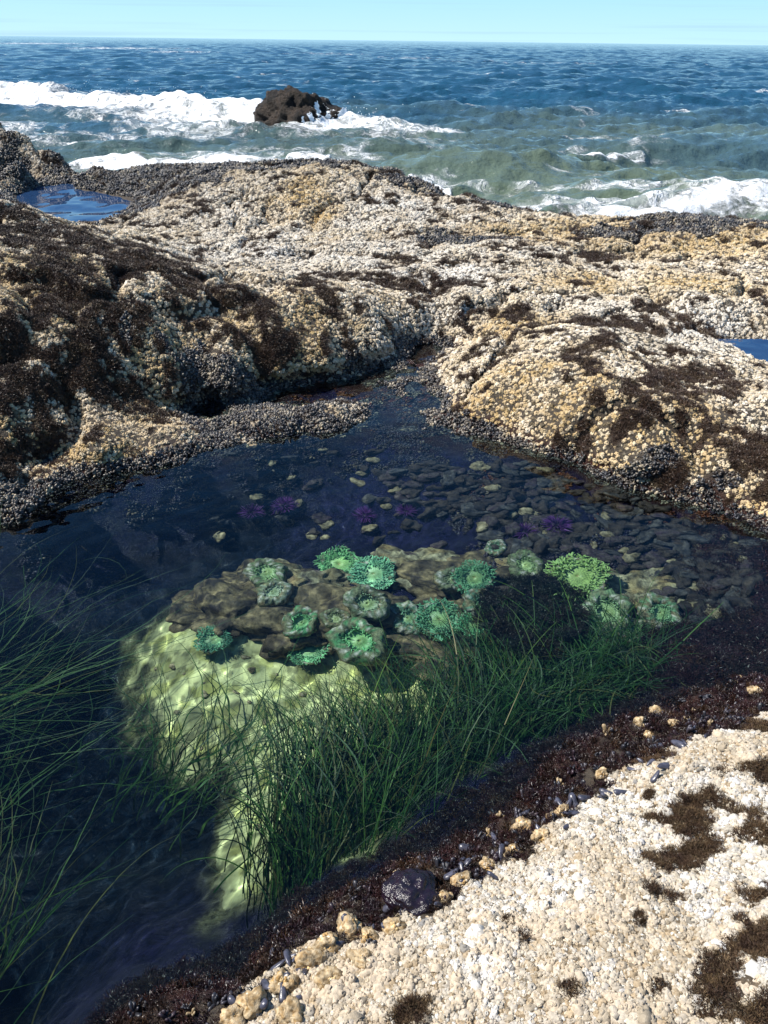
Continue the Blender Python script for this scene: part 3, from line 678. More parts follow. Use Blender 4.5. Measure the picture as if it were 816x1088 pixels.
#PART2BEGIN
# ------------------------------------------------------------------ finding places on the ground
def ground(uv, top=.9, bot=-1.1, n=200):
    """where the line of sight through each place of the photograph meets the ground or the pool's floor"""
    zs = np.concatenate([np.linspace(top, .001, n), np.linspace(-.002, bot, n)])
    out = []
    G = np.array([[at(u, v, z) if z > -.002 or z > SEA+.01 else at(u,v,SEA+.02) for z in zs] for u, v in uv])
    H = height(G[...,0], G[...,1])
    for i in range(len(uv)):
        hit = np.nonzero((H[i] >= zs-.004) & (G[i,:,1] > .2))[0]; j = hit[0] if len(hit) else len(zs)-1
        out.append((G[i,j,0], G[i,j,1], H[i,j]))
    return np.array(out)
def empty(name, loc, rz=0, sc=1.0):
    o = bpy.data.objects.new(name, None); COL.objects.link(o); o.location = tuple(loc); o.rotation_euler = (0,0,rz); o.scale = (sc,)*3; o.empty_display_size = .05; return o
def part(name, v, f, mat, parent, smooth=True, attrs=None):
    o = mesh_np(name, v, f, mat, smooth, attrs); o.parent = parent; o.cycles.is_caustics_receiver = True; return o

def vcol(name, rough=.6, spec=.5, ns=120, lo=.7, hi=1.3, bump=.3, bdist=.003, sss=0):
    m = attr_mat(name, 'col', rough=rough, spec=spec, ns=ns, lo=lo, hi=hi, bump=bump, bdist=bdist)
    return m
M_ANEM = vcol('anemone_flesh', .45, .5, 140, .75, 1.25, .2)
M_COLUMN = vcol('anemone_column', .6, .4, 110, .4, 1.6, .8, .006)
M_STONE = vcol('stone', .7, .3, 55, .35, 1.7, .8, .01)
M_URCH = plain('urchin', (.13,.035,.20), .5, .5, 60)
M_URCHD = plain('urchin_test', (.03,.012,.04), .6, .4, 60)

# ------------------------------------------------------------------ sea anemones
def tube(path, rad, k=6):
    path = np.asarray(path); n = len(path); V = []; 
    for i in range(n):
        t = path[min(i+1,n-1)]-path[max(i-1,0)]; t /= np.linalg.norm(t)+1e-9
        R = rot_to(t, 0.0); a = np.linspace(0,2*PI,k,endpoint=False)
        V.append(path[i] + rad[i]*(np.cos(a)[:,None]*R[:,0]+np.sin(a)[:,None]*R[:,1]))
    V = np.concatenate(V+[path[-1:]+ (path[-1]-path[-2])*.2]); f = []
    for i in range(n-1):
        for j in range(k):
            a0, a1 = i*k+j, i*k+(j+1)%k; f += [(a0,a1,a1+k),(a0,a1+k,a0+k)]
    for j in range(k): f.append(((n-1)*k+j,(n-1)*k+(j+1)%k,n*k))
    return V, np.array(f)
def anemone(loc, r, opn, hue, tilt, az, label, seed):
    """column, mouth disc and a crown of tentacles; opn 1 = spread flat, 0 = drawn into a cup"""
    rng = np.random.default_rng(seed); hue = tuple(np.clip(np.array(hue)*rng.uniform(.8,1.1)+np.array([rng.uniform(0,.07),rng.uniform(-.03,.02),rng.uniform(-.02,.03)]),.02,1)); t = empty('sea_anemone', loc, az, r); t.rotation_euler = Euler((tilt,0,az),'XYZ')
    tag(t, label, 'sea anemone', 'green sea anemones on the floor of the pool')
    n = 40; h = .62+.2*rng.uniform(); A = np.linspace(0,2*PI,n,endpoint=False)
    wob = 1+.10*np.sin(2*A+rng.uniform(0,6))+.07*np.sin(5*A+rng.uniform(0,6))
    prof = [(.62,-.35),(.66,0),(.70,.2*h),(.74,.5*h),(.80,.8*h),(.86,.97*h),(.84,1.05*h),(.74,1.04*h)] if opn > .5 else [(.7,-.35),(.82,0),(.9,.25*h),(.95,.55*h),(.92,.85*h),(.78,1.08*h),(.62,1.12*h),(.48,1.0*h),(.42,.8*h)]
    V = []; C_ = []
    for j, (q, z) in enumerate(prof):
        rr = q*wob*(1+.05*rng.normal(size=n)); V.append(np.stack([rr*np.cos(A), rr*np.sin(A), np.full(n,z)+.02*rng.normal(size=n)],-1))
        base_c = np.array([.16,.17,.09]) if rng.uniform() < .7 else np.array([.20,.15,.08])
        c = np.tile(base_c,(n,1))*rng.uniform(.5,1.5,(n,1)); w_ = rng.uniform(size=n) < .22; c[w_] = (.55,.5,.42); g_ = rng.uniform(size=n) < .25; c[g_] = np.array(hue)*.7; C_.append(c)
    f = []
    for i in range(len(prof)-1):
        for j in range(n): a0, a1 = i*n+j, i*n+(j+1)%n; f += [(a0,a1,a1+n),(a0,a1+n,a0+n)]
    part('column', np.concatenate(V), np.array(f), M_COLUMN, t, True, {'col':('FLOAT_COLOR',np.concatenate(C_))})
    # disc
    V = []; C_ = []; n2 = 48; A2 = np.linspace(0,2*PI,n2,endpoint=False); zr = h*(1.0 if opn > .5 else .8); rmax = .80 if opn > .5 else .5
    prs = [(1.0,.03),(.8,-.02),(.55,-.08),(.3,-.06),(.16,-.0),(.08,-.05)]
    for q, dz in prs:
        rr = q*rmax*(1+.06*np.sin(2*A2+1)); V.append(np.stack([rr*np.cos(A2), rr*np.sin(A2), np.full(n2, zr+dz)],-1))
        st = .8+.45*(np.sin(A2*24)>0)[:,None]; mixy = np.clip(1.1-q,0,1)
        C_.append((np.array(hue)*(1-mixy*.7)+np.array([.34,.42,.14])*mixy*.7)*st)
    V.append(np.array([[0,0,zr-.1]])); C_.append(np.array([[.3,.2,.1]])); f = []
    for i in range(len(prs)-1):
        for j in range(n2): a0, a1 = i*n2+j, i*n2+(j+1)%n2; f += [(a0,a1+n2,a1),(a0,a0+n2,a1+n2)]
    for j in range(n2): f.append(((len(prs)-1)*n2+j, len(prs)*n2, (len(prs)-1)*n2+(j+1)%n2))
    part('oral_disc', np.concatenate(V), np.array(f)[:, ::-1], M_ANEM, t, True, {'col':('FLOAT_COLOR',np.concatenate(C_))})
    # tentacles
    ps = []; cs = []
    rows = [(.44,36,.13,1.4),(.52,44,.15,1.2),(.60,50,.17,1.0),(.68,56,.19,.8),(.75,62,.20,.5),(.82,68,.21,.2),(.87,70,.20,-.2)] if opn > .5 else [(.40,30,.20,1.4),(.46,34,.20,1.2),(.54,40,.19,.9),(.62,44,.16,.5)]
    for q, cnt, ln, up in rows:
        for i in range(cnt):
            a = 2*PI*i/cnt + rng.normal()*.06; d = np.array([math.cos(a),math.sin(a),0]); u_ = up+rng.normal()*.38; q_ = q
            if opn <= .5: d0 = -d*.5
            else: d0 = d
            q_ = q*(1+.07*math.sin(2*a+seed)+.06*math.sin(5*a+seed*2)+rng.normal()*.03); p = np.array([math.cos(a)*q_, math.sin(a)*q_, zr+.02+.07*math.sin(3*a+seed)]); dr_ = d0*math.cos(u_)+np.array([0,0,1])*math.sin(u_); path = [p]; l = ln*rng.uniform(.7,1.15)
            sw = rng.normal(size=3)*.3
            for k_ in range(4): dr_ = dr_+sw+np.array([0,0,-.12*(k_)]) ; dr_/=np.linalg.norm(dr_); path.append(path[-1]+dr_*l/4)
            v, f_ = tube(path, [.030,.030,.026,.021,.012], 5); ps.append((v,f_))
            tip = np.linspace(0,1,6).repeat(5)[:25]; c = np.tile(np.array(hue)*rng.uniform(.8,1.25),(len(v),1)); tt = np.concatenate([np.repeat(np.linspace(0,1,5),5),[1]])[:,None]
            cs.append(c*(1-tt*.32)+np.array([.40,.55,.28])*tt*.32)
    V, f = join(ps); o = part('tentacles', V, f, M_ANEM, t, True, {'col':('FLOAT_COLOR',np.concatenate(cs))}); return t
# ------------------------------------------------------------------ boulders and stones on the pool floor
def rock_mesh(rng, sub_=5, rough=.3, sq=(1,1,.7)):
    v, f = ico(sub_); v0 = v.copy(); d = np.zeros(len(v))
    for i in range(26):
        k = rng.normal(size=3); k /= np.linalg.norm(k); fr_ = 1.4*1.22**i; d += (np.abs(np.sin(v0@k*fr_ + rng.uniform(0,6.28)))-.5)*rough*1.5/(fr_**.85)
    return v*(1+d[:,None])*np.array(sq), f
def rock_cols(v, rng, cols, fr=3.0):
    n = np.zeros(len(v))
    for i in range(12):
        k = rng.normal(size=3)*fr*1.25**i; n += np.sin(v@k+rng.uniform(0,6.28))/(1.15**i)
    n = (n/4); C_ = np.array(cols); idx = np.clip((n+1)/2*(len(C_)),0,len(C_)-1.001); i0 = idx.astype(int); t = (idx-i0)[:,None]
    i1 = np.minimum(i0+1,len(C_)-1); return C_[i0]*(1-t)+C_[i1]*t
TANC = [(.04,.03,.03),(.20,.13,.06),(.34,.26,.13),(.10,.08,.05),(.42,.36,.22),(.07,.05,.05)]
DARKC = [(.012,.010,.012),(.03,.022,.022),(.07,.05,.04),(.02,.016,.02)]
TAND = [(.015,.012,.014),(.08,.055,.03),(.03,.022,.022),(.26,.19,.10),(.02,.016,.018),(.12,.09,.05)]
BO = [(245,650,38,20,TAND,'crusted tan boulder under water on the left side of the anemone cluster'),(318,622,34,26,TANC,'upright tan-crusted boulder behind the half-closed pale anemone'),
 (440,606,36,22,TANC,'tan boulder with a dark red weed patch right of the pale green anemone'),(566,612,34,20,TANC,'ochre boulder carrying the closed olive anemone'),
 (425,690,30,22,TAND,'mottled boulder at the top of the sand behind the surfgrass'),(570,655,60,36,DARKC,'dark weed-covered boulder rising behind the surfgrass'),
 (330,655,46,26,TAND,'blackish boulder in the middle of the anemone cluster'),(620,680,50,24,TANC,'pale crusted boulder below the cup-shaped anemone'),(680,640,40,20,TANC,'brown crusted stone beside the rightmost anemone'),
 (480,690,36,24,TAND,'ochre-crusted boulder seen between the grass blades'),(395,655,50,26,TAND,'dark boulder that carries the folded anemones'),(510,622,46,22,TAND,'dark boulder beneath the sideways teal anemone'),(285,622,30,16,TAND,'brown stone beneath the grey-green ring anemone')]
BP_ = ground([(b_[0],b_[1]) for b_ in BO])
for i, (b_, p) in enumerate(zip(BO, BP_)):
    rng = np.random.default_rng(700+i); d = np.linalg.norm(p-CAM); rx = b_[2]*d/F; rz = b_[3]*d/F
    v, f = rock_mesh(rng, 5, .55, (rx*.95, rx*.75, rz*.9)); c = rock_cols(v/rx, rng, b_[4])
    o = mesh_np('submerged_boulder', v, f, M_STONE, True, {'col':('FLOAT_COLOR',c)}); o.location = (p[0], p[1], p[2]-rz*.35); o.cycles.is_caustics_receiver = True
    tag(o, b_[5], 'boulder')
EM, TL, YG, GR = (.11,.46,.18), (.09,.36,.19), (.30,.46,.12), (.19,.30,.15)
AN = [ # place, radius in px, open, hue, tilt, label
 (360,597,26,1,EM,.5,'bright emerald open anemone, topmost of the cluster, left of its pale green neighbour'),
 (399,606,26,1,(.16,.50,.28),.7,'pale green open anemone immediately right of the topmost emerald one'),
 (503,607,25,1,TL,.9,'teal anemone turned sideways, halfway between the topmost emerald one and the large yellow-green one'),
 (609,608,35,1,YG,.55,'largest anemone, yellow-green and wide open, at the right of the cluster'),
 (227,678,19,1,TL,.35,'small round teal anemone alone on the upper left edge of the pale sand'),
 (329,689,22,1,EM,.4,'open emerald anemone at the top edge of the sand, left of the folded one'),
 (381,678,28,0,EM,.5,'big folded green anemone with a dark mouth, low in the middle of the cluster'),
 (466,652,27,1,TL,.7,'teal open anemone half covered by the tops of the surfgrass'),
 (283,606,20,0,GR,.5,'grey-green anemone drawn into a ring, uppermost on the left side of the cluster'),
 (291,629,17,0,(.30,.42,.30),.4,'pale half-closed anemone with a dark centre just below the grey-green ring'),
 (319,658,18,0,EM,.6,'small drawn-in green anemone crusted with shell bits above the open one at the sand edge'),
 (389,637,22,0,GR,.7,'shell-crusted folded anemone in the middle of the cluster, above the big folded one'),
 (357,655,13,0,GR,.5,'smallest grey anemone squeezed between two drawn-in green ones'),
 (558,598,19,0,(.26,.38,.16),.5,'olive closed anemone touching the left side of the largest yellow-green one'),
 (643,646,26,0,(.24,.46,.22),.6,'pale green cup-shaped anemone below and right of the largest one'),
 (697,648,22,0,(.18,.36,.16),.6,'dull olive anemone, rightmost of all, next to the dark red weed'),
 (518,638,22,0,(.10,.42,.24),.6,'green closed anemone behind the grass, below the sideways teal one'),
 (432,655,20,0,(.10,.30,.20),.5,'dim dark green anemone left of the grass-covered teal one'),
 (482,613,18,0,GR,.6,'grey-olive drawn-in anemone immediately left of the sideways teal one'),
 (526,580,11,0,(.14,.30,.18),.5,'tiny dark green anemone standing apart above the cluster'),
 (672,668,17,0,(.20,.44,.2),.6,'small pale anemone tucked below the cup-shaped one'),
 (500,660,18,1,(.1,.44,.22),.6,'green anemone deep among the surfgrass blades')]
bpy.context.view_layer.update(); _dg = bpy.context.evaluated_depsgraph_get()
def seen(u, v):
    """the first solid surface met under the water along a line of sight"""
    a_ = at(u, v, -.03); b2 = at(u, v, -.6); d_ = (b2-a_)/np.linalg.norm(b2-a_)
    ok_, loc, nn_, _, ob, _ = SC.ray_cast(_dg, Vector(a_.tolist()), Vector(d_.tolist()), distance=3)
    return np.array(loc[:]) if ok_ else ground([(u, v)])[0]
AP = [seen(a[0], a[1]+a[2]*.3) for a in AN]
for i, (a, p) in enumerate(zip(AN, AP)):
    d = np.linalg.norm(p-CAM); r = a[2]*d/F*(.95 if a[3] > .5 else 1.12)
    p = p+np.array([0,0,r*.12]); anemone(p, r, a[3], a[4], a[5]*.75*(-1 if False else 1), RNG.uniform(-.35,.35), a[6], 500+i)

# stones / mussels of the bed on the right and scattered bits
stone_forms = []
for i in range(8):
    rng = np.random.default_rng(800+i); v, f = rock_mesh(rng, 3, .5, (1, .6, .5))
    cols = [DARKC,[(.012,.012,.022),(.03,.03,.042),(.10,.085,.075),(.016,.015,.02)],[(.02,.016,.016),(.055,.038,.028),(.03,.022,.024)],[(.014,.008,.016),(.035,.018,.032),(.08,.06,.055)]][i%4]
    o = mesh_np('stone_form', v, f, M_STONE, True, {'col':('FLOAT_COLOR',rock_cols(v, rng, cols, 2.5))}, link=False); stone_forms.append(o.data)
tan_forms = []
for i in range(3):
    rng = np.random.default_rng(830+i); v, f = rock_mesh(rng, 3, .25, (1, .75, .55)); o = mesh_np('stone_form', v, f, M_STONE, True, {'col':('FLOAT_COLOR',rock_cols(v, rng, [(.06,.04,.025),(.20,.15,.08),(.30,.24,.15)], 2.5))}, link=False); tan_forms.append(o.data)
rng = np.random.default_rng(42); uv = []
polyS = np.array([(430,500),(560,492),(640,520),(720,545),(800,575),(800,640),(740,668),(700,625),(620,585),(540,590),(500,560),(440,540),(400,500)])
while len(uv) < 245:
    q = np.stack([rng.uniform(400,806,60), rng.uniform(490,665,60)],-1)
    ins = poly_sd(q[:,0], q[:,1], polyS) < 0
    for a in q[ins]:
        if all((a[0]-b_[0])**2/1.9+(a[1]-b_[1])**2 > 46 for b_ in uv): uv.append(tuple(a))
    if len(uv) > 245: break
for (a,b_) in [(c_[0],c_[1]) for c_ in rng.uniform([210,470],[470,580],(45,2))]: uv.append((a,b_))
sp = ground(uv)
for i, p in enumerate(sp):
    if p[2] > -.015: continue
    left = i >= len(uv)-45
    md = tan_forms[i%3] if rng.uniform() < (.09 if not left else .3) else stone_forms[i%8]
    o = bpy.data.objects.new('submerged_stone', md); COL.objects.link(o); s = rng.uniform(.018,.042)*(.8 if left else 1)
    o.location = (p[0],p[1],p[2]+s*.12); o.scale = (s,s*rng.uniform(.8,1.2),s*rng.uniform(.8,1.2)); o.rotation_euler = (rng.normal()*.25, rng.normal()*.25, rng.normal()*.6+.25); o.cycles.is_caustics_receiver = True
    if left: tag(o, 'small mussel-like stone lying in the dark water left of the mussel-covered bed', 'stone', 'scattered stones in the dark middle of the pool')
    else: tag(o, 'elongated dark stone in the packed bed under water at the right of the pool', 'stone', 'packed stones under water at the right')

rng = np.random.default_rng(60)
SB = [(rng.uniform(160,470), rng.uniform(690,930)) for _ in range(60)]
for i, p in enumerate(ground(SB)):
    if sand_sd(np.array([p[0]]), np.array([p[1]]))[0] > -.02: continue
    o = bpy.data.objects.new('pebble', (tan_forms*4+stone_forms[:1])[i%13]); COL.objects.link(o); s_ = rng.uniform(.004,.013)
    o.location = (p[0],p[1],p[2]+s_*.2); o.scale = (s_,)*3; o.rotation_euler = (rng.normal()*.3, rng.normal()*.3, rng.uniform(0,6)); o.cycles.is_caustics_receiver = True
    tag(o, 'tiny pebble or shell bit lying on the pale sandy floor of the pool', 'pebble', 'pebbles on the pale pool floor')

# ------------------------------------------------------------------ urchins
UR = [(268,546,15,'purple urchin, leftmost of three in the dark water above the anemones'),(302,541,16,'purple urchin in the dark middle water, between two others'),(388,549,13,'small purple urchin above the two topmost anemones'),
 (558,567,15,'purple urchin among the packed stones above the largest anemone'),(592,560,17,'purple urchin, rightmost one, in the bed of packed stones'),(432,545,12,'dim purple urchin beside the tan stone in the centre of the pool')]
for i, (u_, p) in enumerate(zip(UR, ground([(q[0],q[1]) for q in UR]))):
    rng = np.random.default_rng(900+i); d = np.linalg.norm(p-CAM); r = u_[2]*d/F; t = empty('sea_urchin', (p[0],p[1],p[2]+r*.2), 0, r); tag(t, u_[3], 'sea urchin', 'purple sea urchins in the pool')
    v, f = ico(3); part('test', v*np.array([.5,.5,.36]), f, M_URCHD, t)
    ps = []
    for k in range(170):
        dd = rng.normal(size=3); dd[2] = abs(dd[2]); dd /= np.linalg.norm(dd); l = rng.uniform(.8,1.1)
        ps.append(tube([dd*.4, dd*(.4+.3*l), dd*(.4+.62*l)], [.032,.026,.008], 4))
    V, f = join(ps); part('spines', V, f, M_URCH, t, False)

# ------------------------------------------------------------------ surf rock out in the waves
rng = np.random.default_rng(77); v, f = ico(6); v0 = v.copy(); d = np.zeros(len(v))
for i in range(34):
    k = rng.normal(size=3); k /= np.linalg.norm(k); fr_ = 1.3*1.18**i; d += (np.abs(np.sin(v0@k*fr_+rng.uniform(0,6.28)))-.5)*.34/(fr_**.72)
hp = 1.0 - .28*sstep(.1,.8,v0[:,0]) - .10*sstep(-.6,-1,v0[:,0])
v = v*(1+d[:,None]*.8)*np.array([1.25,.9,1.12])*np.stack([np.ones(len(v)),np.ones(len(v)),hp],-1)
pr_ = rock_cols(v0, rng, [(.006,.005,.005),(.018,.012,.009),(.045,.030,.020),(.010,.008,.007)], 6)
t = empty('surf_rock', (RK[0], RK[1]+.1, SEA)); tag(t, 'dark brown jagged rock standing alone in the breaking surf', 'rock')
vv = v + np.array([0,0,-.10])
part('rock_body', vv, f, vcol('surf_stone', .6, .25, 9, .4, 1.6, 1.0, .12), t, True, {'col':('FLOAT_COLOR',pr_)})
fc = v0[f].mean(1); fz_ = vv[f].mean(1)
st_ = fbm(fc[:,0]*3.0+fc[:,2]*.8, fc[:,2]*.35, .30, 5, 93)+ .45*fbm(fc[:,0]*2, fc[:,2]*.5, .08, 3, 89)+.35*sstep(.3,1,fc[:,0])
msk = (fc[:,1] < .3) & (fc[:,0] > .05) & (st_ > .0+.5*sstep(.5,.9,fz_[:,2])) & (fz_[:,2] < .8)
nv_ = v0*.035
M_FOAM = plain('foam', (.86,.88,.88), .8, .2, 6, .92, 1.0, .4, .05)
part('running_water', vv+nv_, f[msk], M_FOAM, t)
# spray: small clots of white water thrown up along the first breaker and right of the rock
ps = []; v8, f8 = ico(1)
for k in range(420):
    j = rng.integers(0,4)
    if j < 2: c = RK + np.array([abs(rng.normal())*1.2+.2, -.5+rng.normal()*.4, abs(rng.normal())*.35+.1]); s = rng.uniform(.006,.02)
    else:
        u0 = rng.uniform(-60,240); c = at(u0, 104+12*max(u0,0)/200, SEA) + np.array([rng.normal()*.4, rng.normal()*.7, .45+abs(rng.normal())*.22]); s = rng.uniform(.006,.018)
    ps.append((v8*s*rng.uniform(.6,1.3,3)+c, f8))
V, f = join(ps); tag(mesh_np('sea_spray', V, f, M_FOAM, True), kind='stuff')

# ------------------------------------------------------------------ weed cushions on the near ledge, each a thing
NL = ['small weed tuft near the top edge of the bright ledge, right side','broad dark weed patch in the upper right part of the bright ledge','dark weed cushion at the right frame edge below the ledge top','big ragged weed patch in the middle of the right-hand weed trail','wide dark weed cushion reaching the right frame edge at mid height of the ledge',
 'dark cushion just below the two widest weed patches','narrow weed tuft left of the broad upper patch','loose brown weed patch right of the small white knob','largest dark weed patch low at the right frame edge','brown weed mat near the bottom right corner','weed strip close to the top right tip of the ledge','thin brown tuft left of the lower weed mat','small round tuft near the middle of the ledge','round brown tuft near the bottom edge, right of centre','dark brown tuft cut by the bottom edge, leftmost on the ledge','brown tuft by the bottom edge in the middle of the ledge','tiny tuft in the cream crust left of the weed trail','tiny brown tuft alone in the pale crust of the ledge','weed cushion in the bottom right corner of the photo','tiny dark speck of weed beside the lower weed trail']
NP = ground([(a[0],a[1]) for a in NALG], .6, -.3)
base_forms = [o.data for o in PC_TUFT.objects]
wcols = [(.075,.045,.024),(.055,.032,.018),(.10,.066,.034),(.04,.022,.014)]
M_WEEDV = attr_mat('weed_fronds', 'col', rough=.65, spec=.25, ns=80, lo=.6, hi=1.5, bump=0)
tv = [tuft_v(np.random.default_rng(1000+i), 80, .85, .035, 4) for i in range(4)]
WX_, WY_ = NW; am_all = [blob(WX_, WY_, [a]) for a in NALG]; own = np.argmax(np.array(am_all),0) if len(WX_) else np.array([])
wn = normals(WX_, WY_); wz = height(WX_, WY_)
for i, a in enumerate(NALG):
    idx = np.nonzero(own == i)[0]
    if len(idx) < 4:
        c = NP[i]; rr = a[2]*np.linalg.norm(c-CAM)/F*.6; px = c[0]+rng.normal(size=10)*rr*.6; py = c[1]+rng.normal(size=10)*rr*.6
        pn = normals(px,py); pz = height(px,py)
    else: px, py, pz, pn = WX_[idx], WY_[idx], wz[idx], wn[idx]
    ps = []; cs = []
    for k in range(len(px)):
        v, f = tv[rng.integers(4)]; s = rng.uniform(.011,.019); nvv = pn[k]+rng.normal(size=3)*.2
        ps.append(((v*s) @ rot_to(nvv, rng.uniform(0,6)).T + np.array([px[k]-NP[i][0],py[k]-NP[i][1],pz[k]+.002-NP[i][2]]), f)); cs.append(np.tile(np.array(wcols[rng.integers(4)])*rng.uniform(.8,1.2),(len(v),1)))
    V, f = join(ps); o = mesh_np('weed_cushion', V, f, M_WEEDV, False, {'col':('FLOAT_COLOR',np.concatenate(cs))}); o.location = tuple(NP[i]); tag(o, NL[i], 'seaweed')

# ------------------------------------------------------------------ knobs and mussels in the wet band
KN = [(347,1002,17),(372,988,20),(330,1022,20),(300,1045,20),(270,1068,22),(395,1000,18),(492,936,14),(520,920,13),(556,880,17),(575,890,12),(680,768,9),(698,757,10),(690,782,9),(716,770,8),(600,862,11),(640,822,9),(545,905,12),(352,1040,18),(310,1075,20),(420,985,15),(248,1082,18),(588,868,10),(804,735,10),(785,722,8),(470,955,12),(383,1022,16)]
KP = ground([(a[0],a[1]) for a in KN], .6, -.3)
for i, (a, p) in enumerate(zip(KN, KP)):
    rng = np.random.default_rng(1200+i); r = a[2]*.54*np.linalg.norm(p-CAM)/F; v, f = rock_mesh(rng, 4, .5, (1,.9,.85)); parts_ = [(v*.8,f)]; col_ = [rock_cols(v, rng, [(.16,.09,.035),(.36,.23,.10),(.48,.38,.24),(.24,.15,.06)], 3)]
    for k in range(46):
        dd = rng.normal(size=3); dd[2] = abs(dd[2]); dd /= np.linalg.norm(dd); bv, bf = barnacle_v(rng, 7, 1, 1.0); s = rng.uniform(.12,.24)
        parts_.append((bv*s @ rot_to(dd, 0).T + dd*.78, bf)); col_.append(np.tile(np.array([(.55,.40,.2),(.66,.56,.42),(.45,.28,.11)][rng.integers(3)]),(len(bv),1)))
    V, f = join(parts_); o = mesh_np('barnacled_knob', V*r, f, M_STONE, True, {'col':('FLOAT_COLOR',np.concatenate(col_))}); o.location = (p[0],p[1],p[2]+r*.12); o.cycles.is_caustics_receiver = True
    tag(o, 'ochre barnacle-crusted knob sticking out of the wet weed band beside the near ledge', 'barnacles', 'ochre knobs along the near waterline')
M_MUSV = plain('mussel_shell', (.045,.045,.062), .3, .5, 90, .5, 1.8, .2)
rng = np.random.default_rng(1300); uvm = []
for k in range(70):
    t_ = rng.uniform(); u_ = 250+t_*530; v_ = 1068-(u_-250)*.575 + 0.00032*(u_-250)*(u_-780)*.2 + rng.normal()*13; uvm.append((u_, v_))
mp_ = ground(uvm, .5, -.3); v, f = mussel_v(rng)
mform = mesh_np('mussel_form', v, f, M_MUSV, True, link=False).data
for p in mp_:
    o = bpy.data.objects.new('mussel', mform); COL.objects.link(o); s = rng.uniform(.012,.024); o.scale = (s,)*3; o.location = (p[0],p[1],p[2]+s*.4); o.rotation_euler = tuple(rng.uniform(-.8,.8,2))+(rng.uniform(0,6),); o.cycles.is_caustics_receiver = True
    tag(o, 'wet blue-black mussel wedged in the dark band along the near ledge', 'mussel', 'mussels along the near waterline')
v, f = rock_mesh(np.random.default_rng(1400), 5, .2, (1,.8,.55)); p = ground([(438,952)], .5, -.3)[0]; r = 24*np.linalg.norm(p-CAM)/F
o = mesh_np('wet_stone', v*r, f, plain('wet_purple', (.010,.004,.008), .2, .6, 50, .5, 1.6, .5, .006), True); o.location = (p[0],p[1],p[2]+r*.2); tag(o, 'glossy dark purple rounded stone at the edge of the near ledge', 'stone')

# ------------------------------------------------------------------ surfgrass
M_GRASS = attr_mat('surfgrass_blade', 'col', rough=.55, spec=.3, ns=25, lo=.7, hi=1.3, bump=0)
def grass(label, root_uv, root_z, n, ln, flow, spread, emer, seed, cols, rise=1.0, curl=.12, wid=.0018):
    """a clump of long thin blades: rooted on the bottom, rising and trailing along the surface; emer = share standing out of the water"""
    rng = np.random.default_rng(seed); segs = 16; R_ = []
    for u, v in root_uv: R_.append(at(u, v, root_z))
    R_ = np.array(R_); V = []; f = []; C_ = []; k = 0; org = R_.mean(0)
    for i in range(n):
        a = rng.uniform(0, len(R_)-1.001); j = int(a); p = R_[j]*(1-(a-j))+R_[j+1]*(a-j); p = p + np.array([rng.normal()*spread, rng.normal()*spread, 0])
        l = ln*rng.uniform(.45,1.15); az = math.atan2(flow[1],flow[0])+rng.normal()*curl*4; hd = np.array([math.cos(az),math.sin(az),0.])
        d = np.array([0,0,1.])*rise + hd*rng.uniform(.05,.9); d /= np.linalg.norm(d); lift = rng.uniform(.02,.16) if rng.uniform() < emer*.6 else rng.uniform(-.05,.004)
        w_ = wid*rng.uniform(.7,1.4); turn = rng.normal()*curl; col = np.array(cols[rng.integers(len(cols))])*rng.uniform(.7,1.3)
        side0 = np.array([-math.sin(az+.6), math.cos(az+.6), rng.normal()*.3]); side0 /= np.linalg.norm(side0)
        for s in range(segs+1):
            ww = w_*(1-(s/segs)**3*.85); V += [p-side0*ww, p+side0*ww]; C_ += [col*(1+.25*s/segs)]*2
            if s < segs: f.append((k+2*s,k+2*s+1,k+2*s+3,k+2*s+2))
            c_, s_ = math.cos(turn), math.sin(turn); hd = np.array([hd[0]*c_-hd[1]*s_, hd[0]*s_+hd[1]*c_, 0]); turn += rng.normal()*curl*.22
            near_top = sstep(lift-.16, lift, p[2]) if lift < .01 else sstep(lift-.05,lift+.1,p[2])
            d = d*(1-.30*near_top) + hd*(.16+.5*near_top)*.6; d[2] -= .10*near_top + (.05 if p[2] > 0 else 0); d /= np.linalg.norm(d)
            if lift < .01 and p[2]+d[2]*l/segs > lift: d[2] = max(-.2,(lift-p[2])/(l/segs)); d /= np.linalg.norm(d)
            p = p + d*l/segs
        k += 2*(segs+1)
    o = mesh_np('surfgrass', np.array(V)-org, np.array(f), M_GRASS, True, {'col':('FLOAT_COLOR',np.array(C_))}); o.location = tuple(org); o.cycles.is_caustics_receiver = True
    tag(o, label, 'seagrass'); return o
GC = [(.012,.042,.008),(.020,.060,.010),(.007,.026,.008),(.045,.095,.016),(.008,.020,.007),(.07,.07,.020)]
GD = [(.010,.032,.010),(.016,.05,.012),(.035,.075,.018)]
grass('tallest surfgrass clump in the middle, upright green blades over the right side of the sand', [(300,930),(370,920),(430,880)], -.34, 950, .62, (.15,1), .07, .10, 21, GC, 1.0, .06)
grass('dense dark green surfgrass clump right of the tall upright one, blades leaning over the boulders', [(430,870),(500,820),(560,770)], -.30, 720, .60, (.15,1), .06, .12, 22, GC+GD, 1.0, .07)
grass('long surfgrass blades sweeping right below the largest anemone', [(520,790),(600,750),(680,728)], -.20, 480, .52, (.4,.9), .05, .12, 23, GD+GC[:2], .7, .10)
grass('surfgrass at the foot of the big bed, over the lower tip of the sand', [(290,975),(340,950),(400,915)], -.30, 220, .42, (-.05,1), .05, .05, 30, GC, 1.0, .10)
grass('bright low surfgrass fringe hanging along the right end of the big grass bed', [(600,745),(650,735),(700,728)], -.16, 380, .34, (-.6,.5), .04, .05, 24, GC, .5, .2)
